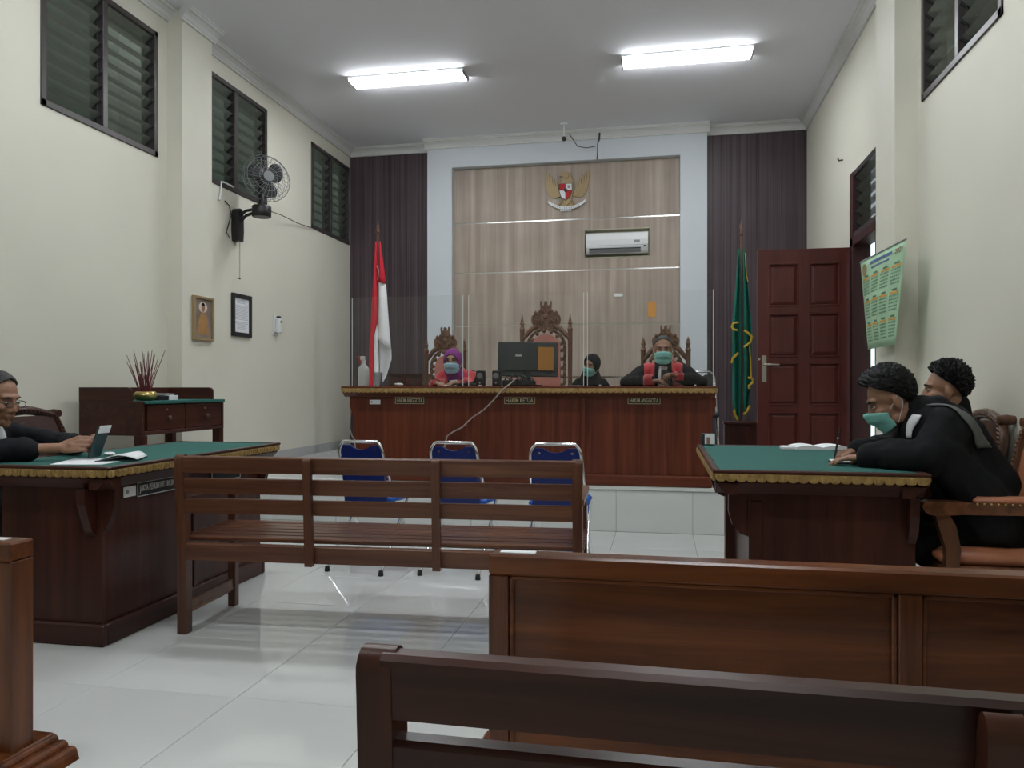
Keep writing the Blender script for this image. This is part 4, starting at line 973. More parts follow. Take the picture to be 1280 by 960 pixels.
# ================================================================== FRAMES AND FITTINGS ON THE WALLS
def wall_frame(name, label, cat, x, y0, y1, z0, z1, fw, dep, fm, bm_):
    t = thing(name, label, cat, (x, (y0 + y1) / 2, z0)); f = MB()
    for a in ((y0, y0 + fw, z0, z1), (y1 - fw, y1, z0, z1), (y0 + fw, y1 - fw, z0, z0 + fw), (y0 + fw, y1 - fw, z1 - fw, z1)): f.box(x, x + dep, *a, .003)
    f.build('frame', M[fm], t); B('sheet', bm_, t, x, x + dep * .4, y0 + fw, y1 - fw, z0 + fw, z1 - fw, 0); return t
xs = XL + .146; a = atX(239.5, 397, xs); b = atX(264.5, 397, xs); z1 = atX(252, 371, xs).z; z0 = atX(252, 426, xs).z
M['icon_bg'] = mat('mauve brown painted ground', (.24, .19, .16, 1), .5, var=.25, vscale=6); M['halo'] = mat('pale halo paint', (.62, .55, .45, 1), .5); M['saffron'] = mat('saffron paint', (.38, .20, .07, 1), .5, var=.2, vscale=20)
pf_ = wall_frame('framed_picture', 'gold framed picture of a seated saffron robed figure on the pilaster', 'picture', xs, a.y, b.y, z0, z1, .022, .03, 'gilt', 'icon_bg')
yc = (a.y + b.y) / 2; hh = z1 - z0; ww = b.y - a.y
def pic(name, pts, d, mk): MB().prism([(yc + u * ww / 2, z0 + v * hh) for u, v in pts], 'x', xs + .012, xs + .012 + d).build(name, M[mk], pf_)
pic('halo', [(.42 * math.cos(k * PI / 8), .76 + .12 * math.sin(k * PI / 8)) for k in range(16)], .001, 'halo')
pic('face', [(.17 * math.cos(k * PI / 8), .74 + .085 * math.sin(k * PI / 8)) for k in range(16)], .002, 'skin')
pic('robe', [(-.5, .25), (-.42, .5), (-.25, .6), (0, .66), (.25, .6), (.42, .5), (.5, .25), (.62, .14), (-.62, .14)], .002, 'saffron')
pic('hair', [(.18 * math.cos(k * PI / 8), .80 + .05 * math.sin(k * PI / 8)) for k in range(9)] + [(-.06, .86), (.06, .86)], .003, 'hair')
a = atX(288.5, 395, XL); b = atX(312.5, 395, XL); z1 = atX(300, 368, XL).z; z0 = atX(300, 421, XL).z
df = wall_frame('framed_document', 'black framed printed document on the cream wall', 'picture frame', XL + .001, a.y, b.y, z0, z1, .042, .025, 'black', 'paper')
M['ink'] = mat('faint grey ink', (.42, .44, .48, 1), .8)
for k in range(22):
    v = .85 - k * .032
    if k in (3, 15): continue
    w0 = (b.y - a.y - .11) * (.35 if k < 3 or k > 17 else .48); MB().box(XL + .0112, XL + .0118, (a.y + b.y) / 2 - w0, (a.y + b.y) / 2 + w0 * (1 if k % 3 else .7), z0 + v * (z1 - z0), z0 + v * (z1 - z0) + .005).build('printed_line', M['ink'], df)
g = atX(344, 405, XL)
ds = thing('wall_dispenser', 'small white dispenser with a green and black label on the cream wall', 'dispenser', (XL, g.y, g.z - .1))
B('back_plate', 'white', ds, XL + .001, XL + .012, g.y - .055, g.y + .055, g.z - .12, g.z + .10, .003)
B('bottle', 'white', ds, XL + .012, XL + .07, g.y - .03, g.y + .035, g.z - .10, g.z + .06, .012)
B('green_label', 'cal_dark', ds, XL + .0705, XL + .0715, g.y - .018, g.y + .026, g.z + .01, g.z + .035, 0)
B('pump', 'black', ds, XL + .02, XL + .06, g.y - .015, g.y + .02, g.z + .06, g.z + .085, .004)
MB().cap((XL + .03, g.y - .06, g.z - .10), (XL + .08, g.y - .09, g.z - .11), .012, .008).build('spout', M['grey'], ds, 50)
hk = atX(1053, 200, XR - .005)
tag(MB().tube([(XR, hk.y, hk.z), (XR - .04, hk.y, hk.z - .005), (XR - .045, hk.y, hk.z + .02)], .008, 6).build('wall_hook', M['cable_dark'], None, 50), 'small dark hook on the cream wall above the open door', 'hook')
cc = atY(705, 173.5, 9.3)
cv = thing('security_camera', 'small black ball camera hanging below the cornice', 'camera', (cc.x, 9.3, cc.z))
MB().ell((cc.x, 9.3, cc.z), .03, None, 14, 10).build('ball', M['black'], cv, 60)
MB().cap((cc.x, 9.3, cc.z + .02), (cc.x, 9.3, ZC), .009).lathe([(.04, ZC - .02), (.045, ZC)], 14, (cc.x, 9.3, 0)).build('mount', M['white'], cv, 50)
Yw = YFR - .115
tag(MB().tube([atY(711.5, 167.5, Yw), atY(716, 174, Yw), atY(722, 183, Yw), atY(733, 185, Yw), atY(744, 183, Yw)], .0055, 5).build('camera_cable', M['cable_dark'], None, 50), 'thin cable sagging below the cornice from the ball camera', 'cable')
tag(MB().tube([atY(749.5, 166, Yw), atY(749, 174, Yw), atY(747, 180, Yw), atY(746.6, 192, Yw), atY(746.5, 199, Yw)], [.012, .014, .006, .006, .010], 6).build('hanging_cable', M['cable_dark'], None, 50), 'dark cable end dangling from the cornice above the air conditioner', 'cable')
# orange notice on the oak wall, small white switches
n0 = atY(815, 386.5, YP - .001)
tag(MB().box(n0.x - .05, n0.x + .05, YP - .003, YP - .0005, n0.z - .095, n0.z + .095).build('orange_rectangle', M['orange']), 'orange notice on the oak wall above the carved armchair', 'rectangle')  # flat orange rectangle set against the oak panels
n0 = atY(773, 369, YP); tag(MB().box(n0.x - .055, n0.x + .055, YP - .010, YP - .0005, n0.z - .02, n0.z + .02, .003).build('wall_plate', M['white']), 'small white switch plate on the oak wall', 'switch')
# ---- wall calendar
ca = {(0, 1): Vector((1.425, 6.02, 2.075)), (1, 1): Vector((1.565, 5.38, 2.125)), (0, 0): Vector((1.482, 5.99, 1.437)), (1, 0): Vector((1.525, 5.50, 1.450))}
ca[(0, 1)] = atY(1075.5, 328, 6.02); ca[(1, 1)] = atY(1133, 298.5, 5.38); ca[(0, 0)] = atY(1085, 437, 5.98); ca[(1, 0)] = atY(1119, 430, 5.50)
def calp(u, v, d=0.0):
    p_ = ca[(0, 0)].lerp(ca[(1, 0)], u).lerp(ca[(0, 1)].lerp(ca[(1, 1)], u), v)
    return p_ + Vector((-1, -.22, 0)).normalized() * (d + .022 * math.sin(PI * u) * math.sin(PI * v)) + Vector((0, .0, 0))
cl = thing('wall_calendar', 'pale green 2021 wall calendar hanging on the pilaster beside the door', 'calendar', (calp(.5, 0).x, calp(.5, 0).y, calp(.5, 0).z))
MB().sheet([[calp(u / 12, v / 12) for u in range(13)] for v in range(13)]).build('sheet', M['cal'], cl, 60, solid=.001)
MB().tube([calp(u / 8, 1.0) for u in range(9)], .006, 6).build('hanging_rod', M['grey'], cl, 50)
def cq(mb, u0, u1, v0, v1, d=.0025): mb.add([calp(u0, v0, d), calp(u1, v0, d), calp(u1, v1, d), calp(u0, v1, d)], [(0, 1, 2, 3)])
mb = MB(); 
for k in range(18): cq(mb, .24 + k * .028, .24 + k * .028 + .02, .915, .95)
for k in range(16): cq(mb, .28 + k * .026, .28 + k * .026 + .016, .865, .888)
mb.build('title_print', M['cal_blue'], cl)
ty = text_mesh('2021', .05, .15); ty.v = [calp(.875 + v.x, .925 + v.z, .003) for v in ty.v]; ty.build('year_print', M['cal_red'], cl)
mb = MB(); mb.add([calp(.10 + .06 * math.cos(k * PI / 8), .885 + .07 * math.sin(k * PI / 8), .003) for k in range(16)], [list(range(16))]); mb.build('seal', M['gilt'], cl)
hd = MB(); dg_ = MB(); hb_ = MB()
for r in range(3):
    for c_ in range(4):
        u0 = .05 + c_ * .24; v1 = .79 - r * .26
        cq(hd, u0, u0 + .19, v1 - .022, v1); cq(hb_, u0 + .05, u0 + .15, v1 + .008, v1 + .026)
        for i in range(5):
            for j in range(7): cq(dg_, u0 + j * .027, u0 + j * .027 + .015, v1 - .05 - i * .034, v1 - .034 - i * .034)
hd.build('month_bar', M['cal_orange'], cl); hb_.build('month_name', M['cal_dark'], cl); dg_.build('date_print', M['cal_dark'], cl)['kind'] = 'stuff'
# ================================================================== THINGS ON THE JUDGES BENCH
def acrylic(label, x0, x1, y, ztop, ret=.0):
    t = thing('acrylic_screen', label, 'screen', ((x0 + x1) / 2, y, BZ))
    B('pane', 'acrylic', t, x0 + .004, x1 - .004, y - .0025, y + .0025, BZ + .012, ztop, 0)
    for x in (x0, x1 - .005): B('edge', 'acr_edge', t, x, x + .005, y - .003, y + .003, BZ + .001, ztop, 0)
    for x in (x0 + .1, x1 - .15): B('foot', 'acr_edge', t, x, x + .012, y - .045, y + .045, BZ + .0005, BZ + .012, .002)
    return t
YA = 6.36
g1 = [atY(p_, 470, YA).x for p_ in (440, 579, 585.5, 730, 734, 892)]
zt = atY(500, 371, YA).z
acrylic('clear acrylic screen before the judge in the purple scarf', g1[0], g1[1], YA, zt)
acrylic('clear acrylic screen before the desk monitor', g1[2], g1[3], YA, zt)
acrylic('clear acrylic screen before the judge holding a phone', g1[4], g1[5], YA, zt)
mx = atY(660, 450, 6.62).x
mn = thing('desk_monitor', 'dark desktop monitor seen from behind with an orange rectangle on it', 'monitor', (mx, 6.62, BZ))
zc = BZ + .235
Rm = Matrix.Translation((mx, 6.62, zc)) @ Matrix.Rotation(math.radians(-7), 4, 'X') @ Matrix.Rotation(math.radians(8), 4, 'Z')
MB().box(-.265, .265, .0, .03, -.15, .155, .006).xf(Rm).build('screen_shell', M['monitor'], mn)
MB().prism([(-.20, -.10), (.20, -.10), (.235, .0), (.21, .12), (-.21, .12), (-.235, .0)], 'y', -.035, 0).xf(Rm).build('back_bulge', M['monitor'], mn)
MB().box(-.255, .255, .03, .032, -.14, .145, 0).xf(Rm).build('screen_glass', M['glass_dark'], mn)
MB().box(.09, .225, -.040, -.0355, -.10, .105, 0).xf(Rm).build('orange_patch', M['orange'], mn)  # flat orange rectangle on the monitor back
MB().box(-.11, -.055, -.038, -.0355, .02, .035, 0).xf(Rm).build('sticker', M['paper'], mn)
MB().box(-.03, .03, -.03, .0, -.22, -.08, .006).xf(Matrix.Translation((mx, 6.62, zc))).build('stand_neck', M['monitor'], mn)
MB().lathe([(.13, BZ), (.13, BZ + .012), (.04, BZ + .02)], 24, (mx, 6.62, 0)).build('stand_base', M['monitor'], mn, 40)
for px_, lb in ((601.5, 'small black desk speaker on the bench near the judge in the purple scarf'), (621.5, 'small black desk speaker on the bench touching the monitor')):
    p_ = atY(px_, 470, 6.47); sp = thing('desk_speaker', lb, 'speaker', (p_.x, 6.455, BZ), 0, 'desk speakers')
    MB().box(-.034, .034, -.04, .045, 0.0005, .135, .006).build('cabinet', M['black_soft'], sp, w=False)
    MB().lathe([(.024, -.002), (.026, .0), (.020, .004)], 16, (0, -.042, .09), 'y').build('driver_cone', M['grey'], sp, 40, w=False)
    MB().lathe([(.007, -.006), (.008, 0)], 10, (0, -.041, .03), 'y').build('volume_knob', M['nickel'], sp, w=False)
p_ = atY(652, 472, 6.45)
kb = thing('card_reader_box', 'black printer like box with a tangle of leads below the monitor', 'box', (p_.x, 6.45, BZ))
B('body', 'black', kb, p_.x - .16, p_.x + .12, 6.395, 6.475, BZ + .0005, BZ + .055, .008)
for k in range(5):
    x = p_.x - .14 + .05 * k; MB().tube([(x, 6.41, BZ + .05), (x + .02, 6.395, BZ + .085), (x + .05, 6.39, BZ + .06), (x + .07, 6.39, BZ + .02)], .006, 6).build('lead', M['black'], kb, 50)
p_ = atY(643, 475.5, 6.42); tag(MB().box(p_.x - .045, p_.x + .045, 6.40, 6.46, BZ + .0555, BZ + .066, .004).build('pink_note', M['pink']), 'small pink card leaning on the black box under the monitor', 'card')
p_ = atY(614.5, 470, 6.55); wb_ = thing('white_adapter', 'upright white adapter between the desk speakers and the monitor', 'adapter', (p_.x + .045, 6.52, BZ))
MB().box(-.018, .018, -.02, .02, .0005, .12, .006).build('body', M['white'], wb_, w=False); MB().cap((0, 0, .11), (.02, 0, .135), .006).build('plug', M['grey'], wb_, 50, w=False)
p_ = atY(454.5, 465, 6.5)
sb = thing('spray_bottle', 'white spray bottle with red trigger on the judges bench', 'bottle', (p_.x, 6.5, BZ))
MB().lathe([(.045, .0005), (.05, .01), (.05, .14), (.046, .165), (.022, .195), (.017, .205), (.017, .22)], 18).build('bottle', M['white'], sb, 40, w=False)
MB().lathe([(.020, .218), (.020, .235)], 14).box(-.03, .012, -.012, .012, .235, .27, .005).build('spray_head', M['white'], sb, w=False)
MB().box(-.058, -.026, -.011, .011, .25, .268, .004).prism([(-.045, .25), (-.03, .25), (-.025, .21), (-.034, .195), (-.04, .22)], 'y', -.007, .007).build('trigger', M['red'], sb, w=False)
p_ = atY(472.5, 473, 6.46)
jr = thing('water_cup', 'clear plastic water cup beside the spray bottle', 'cup', (p_.x, 6.46, BZ))
MB().lathe([(.028, .0005), (.038, .10), (.039, .115), (.035, .115), (.034, .10), (.025, .006)], 18).build('cup', M['clear'], jr, 40, w=False); MB().lathe([(.040, .112), (.040, .122), (.03, .124)], 18).build('lid', M['clear'], jr, 40, w=False)
def crumple(name, label, cat, c, r, mk):
    mb = MB().ell((0, 0, 0), r, None, 12, 8); mb.v = [v * (1 + .35 * noise.noise(v * 40)) for v in mb.v]; zmin = min(v.z for v in mb.v)
    mb.v = [v + Vector((c[0], c[1], c[2] - zmin)) for v in mb.v]; return tag(mb.build(name, M[mk]), label, cat)
p_ = atY(499, 477, 6.44); crumple('crumpled_tissue', 'crumpled white tissue lying on the judges bench by the water cup', 'tissue', (p_.x, 6.44, BZ + .001), (.045, .03, .014), 'paper')
p_ = atY(720, 479, 6.5); tag(MB().box(p_.x - .10, p_.x + .05, 6.4, 6.6, BZ + .0005, BZ + .006).build('document_stack', M['paper']), 'low stack of white papers on the bench before the carved throne', 'papers')
p_ = atY(594, 478, 6.6); tag(MB().box(p_.x - .14, p_.x - .03, 6.55, 6.78, BZ + .0005, BZ + .028, .004).build('closed_binder', M['black_soft']), 'black binder lying on the bench beside the desk speakers', 'binder')
wp = [(645, 473, 6.33), (636, 481, 6.165), (628, 487, 6.15), (617, 500, 6.155), (604, 513, 6.20), (590, 522, 6.23), (578, 534, 6.225), (566, 540, 6.225), (559, 545, 6.22), (556, 556, 6.22), (554, 580, 6.21)]
tag(MB().tube([atY(*q) for q in wp], .006, 6).build('trailing_cable', M['cable'], None, 60), 'pale cable trailing down the front of the judges bench', 'cable')
wp = [(440, 500, 6.3), (438, 520, 6.28), (437, 535, 6.26), (440, 545, 6.25), (443, 549, 6.24), (446, 575, 6.235), (446, 604, 6.23)]
tag(MB().tube([atY(*q) for q in wp], .005, 6).build('corner_cable', M['cable'], None, 60), 'pale cable running down the end of the judges bench', 'cable')
# ================================================================== THINGS ON THE SIDE TABLES
TZ = LTZ - .003
def sheet_quad(name, label, cat, pxs, z, th, mk):
    q = [atZ(x, y, z) for x, y in pxs]; return tag(MB().prism([(v.x, v.y) for v in q], 'z', z, z + th).build(name, M[mk]), label, cat)
sheet_quad('paper_sheet', 'white paper sheet lying at the corner of the prosecutor table', 'paper', [(62, 581), (126, 581), (168, 574), (95, 573)], TZ + .0005, .002, 'paper')
q = [atZ(x, y, TZ + .003) for x, y in ((118, 577), (172, 576), (184, 571), (160, 570))]
fo = thing('open_folder', 'half open blue grey folder on the white sheets of the prosecutor table', 'folder', (q[0].x, q[0].y, TZ + .003))
MB().prism([(v.x, v.y) for v in q], 'z', TZ + .003, TZ + .006).build('lower_cover', M['teal_case'], fo)
ar = MB(); ar.sheet([[q[1].lerp(q[0], k / 6 * .9) + Vector((0, 0, .006 + .022 * math.sin(PI * k / 6))) for k in range(7)], [q[2].lerp(q[3], k / 6 * .9) + Vector((0, 0, .006 + .022 * math.sin(PI * k / 6))) for k in range(7)]]); ar.build('curled_page', M['paper'], fo, 60, solid=.002)
p_ = atZ(137, 570, TZ); crumple('crumpled_tissue', 'crumpled white tissue on the green felt of the prosecutor table', 'tissue', (p_.x, p_.y, TZ + .001), (.035, .02, .010), 'paper')
# counsel table: open book, note book, pen, small box
bk0 = atZ(1012, 561, TZ)
ob = thing('open_book', 'thick book lying open on the counsel table felt', 'book', (bk0.x, bk0.y, TZ + .0005), math.radians(4))
MB().box(-.10, .21, -.11, .11, 0, .004, .001).build('cover', M['cable'], ob, w=False)
for x0, x1, s in ((-.095, .05, 1), (.05, .205, -1)):
    rws = []
    for v in (-.10, .10): rws.append([(x0 + (x1 - x0) * k / 8, v, .005 + .020 * math.sin(PI * (.15 + .75 * k / 8))) for k in range(9)])
    mb = MB().sheet(rws); n = len(mb.v); mb.v += [Vector((v.x, v.y, .004)) for v in mb.v]
    mb.f += [[k, k + 1, n + k + 1, n + k] for k in range(8)] + [[9 + k, 9 + k + 1, n + 9 + k + 1, n + 9 + k] for k in range(8)] + [[0, 9, n + 9, n], [8, 17, n + 17, n + 8]]; mb.mi += [0] * 18
    mb.build('page_block', M['paper'], ob, 40, w=False)
q = atZ(984, 562, TZ); tag(MB().box(q.x - .035, q.x + .03, q.y - .05, q.y + .05, TZ + .0005, TZ + .02, .004).build('paper_pad', M['paper']), 'small white paper pad touching the open book', 'pad')
q = atZ(1052, 579, TZ)
nb_ = thing('note_book', 'small dark notebook with a white page under the writing hands', 'notebook', (q.x, q.y, TZ + .0005), math.radians(-4))
MB().box(-.05, .15, -.06, .06, 0, .010, .003).build('cover', M['black_soft'], nb_, w=False); MB().box(-.048, .03, -.055, .055, .010, .013, 0).build('page', M['paper'], nb_, w=False)
q = atZ(886, 556.5, TZ)
cx = thing('picture_box', 'small dark box with a printed photo standing on the corner of the counsel table', 'box', (q.x, q.y, TZ + .0005))
B('box_body', 'teal_case', cx, q.x - .045, q.x + .035, q.y - .02, q.y + .02, TZ + .0005, TZ + .072, .003)
B('photo_print', 'paper', cx, q.x - .025, q.x + .034, q.y - .022, q.y - .0205, TZ + .008, TZ + .068, 0)
B('photo_figure', 'skin', cx, q.x - .014, q.x + .006, q.y - .0232, q.y - .022, TZ + .009, TZ + .05, 0)
# tall desk: brass bowl with red sticks, boxes
v0 = atX(179, 490, -3.60)
vb = thing('stick_bowl', 'brass bowl holding a fan of dark red sticks on the tall writing desk', 'vase', (-3.58, v0.y, DZ))
MB().lathe([(.035, .0005), (.055, .008), (.078, .03), (.08, .042), (.066, .062), (.058, .066), (.05, .055)], 20).build('bowl', M['brass'], vb, 50, w=False)
for k in range(26):
    a = random.uniform(0, 2 * PI); r = random.uniform(.01, .042); sp_ = random.uniform(.02, .14); L = random.uniform(.24, .36)
    ta = a if k % 3 else (PI / 2 * (1 if k % 2 else -1))
    MB().tube([(r * math.cos(a), r * math.sin(a), .03), (r * math.cos(a) + sp_ * .45 * math.cos(ta), r * math.sin(a) + sp_ * .45 * math.sin(ta), L * .55), (r * math.cos(a) + sp_ * math.cos(ta), r * math.sin(a) + sp_ * math.sin(ta), L)], [.0035, .003, .0018], 5).build('stick', M['stick_red'], vb, w=False)
for k in range(10):
    a = random.uniform(0, 2 * PI); MB().ell((.03 * math.cos(a), .035 * math.sin(a), random.uniform(.08, .17)), (.009, .009, .03), None, 8, 5).build('bud', M['stick_red'], vb, 60, w=False)
y0 = atX(183, 495, -3.62).y
bx_ = thing('document_box', 'black and white box lying flat beside the brass bowl', 'box', (-3.64, y0 + .13, DZ))
B('box_body', 'black', bx_, -3.76, -3.57, y0 + .075, y0 + .185, DZ + .0005, DZ + .034, .002); B('white_end', 'paper', bx_, -3.76, -3.565, y0 + .185, y0 + .29, DZ + .0005, DZ + .036, .002); B('grey_lid', 'grey', bx_, -3.76, -3.60, y0 + .08, y0 + .285, DZ + .0365, DZ + .05, .002)
tag(MB().box(-3.70, -3.54, y0 - .13, y0 + .01, DZ + .0005, DZ + .012, .003).build('green_booklet', M['teal_case']), 'dark green booklet under the sticks on the tall writing desk', 'booklet') if False else None
# ================================================================== PEOPLE
from mathutils.bvhtree import BVHTree
def remesh(mb, voxel, it=4, fold=0.0, seed=0.0):
    me = bpy.data.meshes.new('tmp'); me.from_pydata([tuple(v) for v in mb.v], [], mb.f)
    bm = bmesh.new(); bm.from_mesh(me); bmesh.ops.recalc_face_normals(bm, faces=bm.faces); bm.to_mesh(me); bm.free()
    ob = bpy.data.objects.new('tmp', me); COL.objects.link(ob)
    r = ob.modifiers.new('r', 'REMESH'); r.mode = 'VOXEL'; r.voxel_size = voxel
    s = ob.modifiers.new('s', 'SMOOTH'); s.factor = .5; s.iterations = it
    dg = bpy.context.evaluated_depsgraph_get(); out = bpy.data.meshes.new_from_object(ob.evaluated_get(dg))
    bpy.data.objects.remove(ob); bpy.data.meshes.remove(me)
    if fold:
        ns = [v.normal.copy() for v in out.vertices]
        for v, n in zip(out.vertices, ns):
            c = v.co; k = noise.noise(Vector((c.x * 9 + seed, c.y * 9, c.z * 4.0))) + .5 * noise.noise(Vector((c.x * 22, c.y * 22 + seed, c.z * 9)))
            v.co = c + n * fold * k
    out.polygons.foreach_set('use_smooth', [True] * len(out.polygons)); out.update(); return out
def mesh_obj(name, me, mk, parent):
    me.name = name; me.materials.clear(); me.materials.append(M[mk]); o = bpy.data.objects.new(name, me); COL.objects.link(o); o.parent = parent; return o
def head_prims(mb, T, ears=True):
    h = MB()
    h.ell((0, .018, .035), (.074, .094, .085), None, 24, 16)
    h.ell((0, -.022, -.03), (.061, .070, .082), None, 24, 16)
    h.ell((0, -.055, -.085), (.036, .034, .028)); h.ell((0, -.074, -.098), (.020, .016, .016))
    h.ell((0, -.064, .034), (.050, .022, .018))
    for s in (-1, 1):
        h.ell((s * .040, -.062, -.018), (.022, .024, .018)); h.ell((s * .052, -.012, -.07), (.016, .036, .026))
        if ears:
            h.ell((s * .077, .008, -.008), (.009, .020, .032), Matrix.Rotation(s * .3, 3, 'Z')); h.ell((s * .074, .004, -.034), (.008, .011, .013))
        h.ell((s * .013, -.090, -.028), (.009, .011, .008))
    h.cap((0, -.078, .022), (0, -.099, -.022), .010, .0135)
    h.cap((-.018, -.085, -.053), (.018, -.085, -.053), .008); h.cap((-.014, -.083, -.064), (.014, -.083, -.064), .009)
    h.xf(T); mb.add(h.v, h.f)
def add_hand(mb, w, d, n, side, curl=(.5, .6, .5), spread=.06, thumb=(.6, .7, .3), sc=1.0):
    w = Vector(w); d = Vector(d).normalized(); n = Vector(n); n = (n - d * n.dot(d)).normalized(); t = d.cross(n); th = t * (-side)
    mb.ell(w + d * .045 * sc, .02 * sc)
    for i, (off, L) in enumerate(((.033, .072), (.011, .081), (-.011, .075), (-.031, .058))):
        k = w + d * (.088 - abs(off - .008) * .25) * sc + th * off * sc
        mb.cap(w + th * off * .55 * sc + d * .01, k, .015 * sc, .0125 * sc, 8)
        dd = (d + th * off * 2.2 * spread / .06 * .35).normalized(); ax = dd.cross(n); p = k; ang = 0
        for j, f in enumerate((.45, .31, .24)):
            ang += curl[j] * (1 + .08 * i); v = dd * math.cos(ang) + n * math.sin(ang); q = p + v * L * f * sc
            mb.cap(p, q, (.0098 - .001 * j) * sc, (.0090 - .001 * j) * sc, 8); p = q
    b = w + d * .022 * sc + th * .022 * sc; v = (d * thumb[0] + th * thumb[1] + n * thumb[2]).normalized()
    q = b + v * .042 * sc; mb.cap(b, q, .0145 * sc, .0115 * sc, 8); v2 = (v + d * .5 + n * .25 - th * .2).normalized(); mb.cap(q, q + v2 * .034 * sc, .0112 * sc, .0085 * sc, 8)
def polar_shell(axis, ref, c, rad, tmax, n=40, m=16, T=None, name='hair', mk='hair', parent=None):
    """cap of hair or cloth: rays around `axis`, swept out to tmax(phi); rad(direction) gives the radius"""
    A = Vector(axis).normalized(); U = (Vector(ref) - A * Vector(ref).dot(A)).normalized(); W = A.cross(U); rows = []
    for i in range(m + 2):
        row = []
        for j in range(n):
            ph = 2 * PI * j / n; f = min(i, m) / m; th = max(f * tmax(ph), .01); d = A * math.cos(th) + (U * math.cos(ph) + W * math.sin(ph)) * math.sin(th)
            r = rad(d, f) * (.90 if i == m + 1 else 1); row.append(Vector(c) + d * r)
        rows.append(row)
    mb = MB().sheet(rows, closed=True); mb.f.append(list(range(n))); mb.mi.append(0)
    if T: mb.xf(T)
    return mb.build(name, M[mk], parent, 60, w=False)
def erad(d, r): return 1 / math.sqrt((d.x / r[0]) ** 2 + (d.y / r[1]) ** 2 + (d.z / r[2]) ** 2)
def face_bits(T, parent, brow='hair', eyes=True, brow_w=.003):
    for s in (-1, 1):
        if eyes:
            e = MB().ell((s * .031, -.0785, .010), (.0120, .008, .0045)).xf(T).build('eye', M['eye'], parent, 60, w=False)
            MB().ell((s * .031, -.0850, .0095), (.0048, .0025, .0044)).xf(T).build('iris', M['iris'], e, 60, w=False)
            MB().tube([(s * .019, -.083, .012), (s * .031, -.0865, .0165), (s * .044, -.079, .013)], .0018, 6).xf(T).build('eyelid', M['hair'], parent, 60, w=False)
        MB().tube([(s * .014, -.085, .031), (s * .030, -.085, .037), (s * .050, -.070, .032)], [brow_w, brow_w * 1.5, brow_w * .6], 6).xf(T).build('eyebrow', M[brow], parent, 60, w=False)
def mask(T, parent, mk):
    rows = []
    for i in range(13):
        v = i / 12; row = []
        for j in range(21):
            u = j / 20 * 2 - 1; a = u * 1.32
            fr = .108 - .018 * v + .012 * math.sin(PI * min(1, v * 1.6))
            x = (.077 - .009 * v) * math.sin(a); y = -.012 - (fr - .012 + .016 * max(0, 1 - abs(u) * 4) * (1 - v)) * math.cos(a) ** .8
            z = -.057 + .055 * (1 - 2 * v) * (1 - .42 * u * u) - .004 * u * u
            y -= .0022 * math.sin(v * 6 * PI) * (1 - u * u); row.append((x, y, z))
        rows.append(row)
    k = MB().sheet(rows).xf(T).build('face_mask', M[mk], parent, 70, w=False, solid=.002)
    for s in (-1, 1):
        for z0, z1 in ((-.020, .018), (-.085, -.030)):
            MB().tube([(s * .070, -.026, z0), (s * .079, -.006, (z0 + z1) / 2), (s * .081, .018, z1), (s * .078, .03, -.008)], .0013, 5).xf(T).build('ear_loop', M['white_cloth'], k, 60, w=False)
    return k
def cast(bvh, pt, d):
    h = bvh.ray_cast(Vector(pt), Vector(d)); return (h[0], h[1]) if h[0] is not None else (None, None)
def patch(me, name, mk, parent, L, R, d=(0, 1, 0), n=9, m=14, off=.006, start=1.0):
    """cloth strip laid on the robe: edges L and R are polylines (same length) in local space, projected along d"""
    bv = BVHTree.FromPolygons([v.co.copy() for v in me.vertices], [list(p.vertices) for p in me.polygons]); dv = Vector(d).normalized()
    def samp(P, f):
        k = f * (len(P) - 1); i = min(int(k), len(P) - 2); return Vector(P[i]).lerp(Vector(P[i + 1]), k - i)
    rows = []; last = None
    for i in range(m):
        f = i / (m - 1); row = []
        for j in range(n):
            p = samp(L, f).lerp(samp(R, f), j / (n - 1)); h, nn = cast(bv, p - dv * start, dv)
            if h is None: h, nn, _, _ = bv.find_nearest(p)
            row.append(h + nn * off)
        rows.append(row)
    return MB().sheet(rows).build(name, M[mk], parent, 70, w=False, solid=.004)
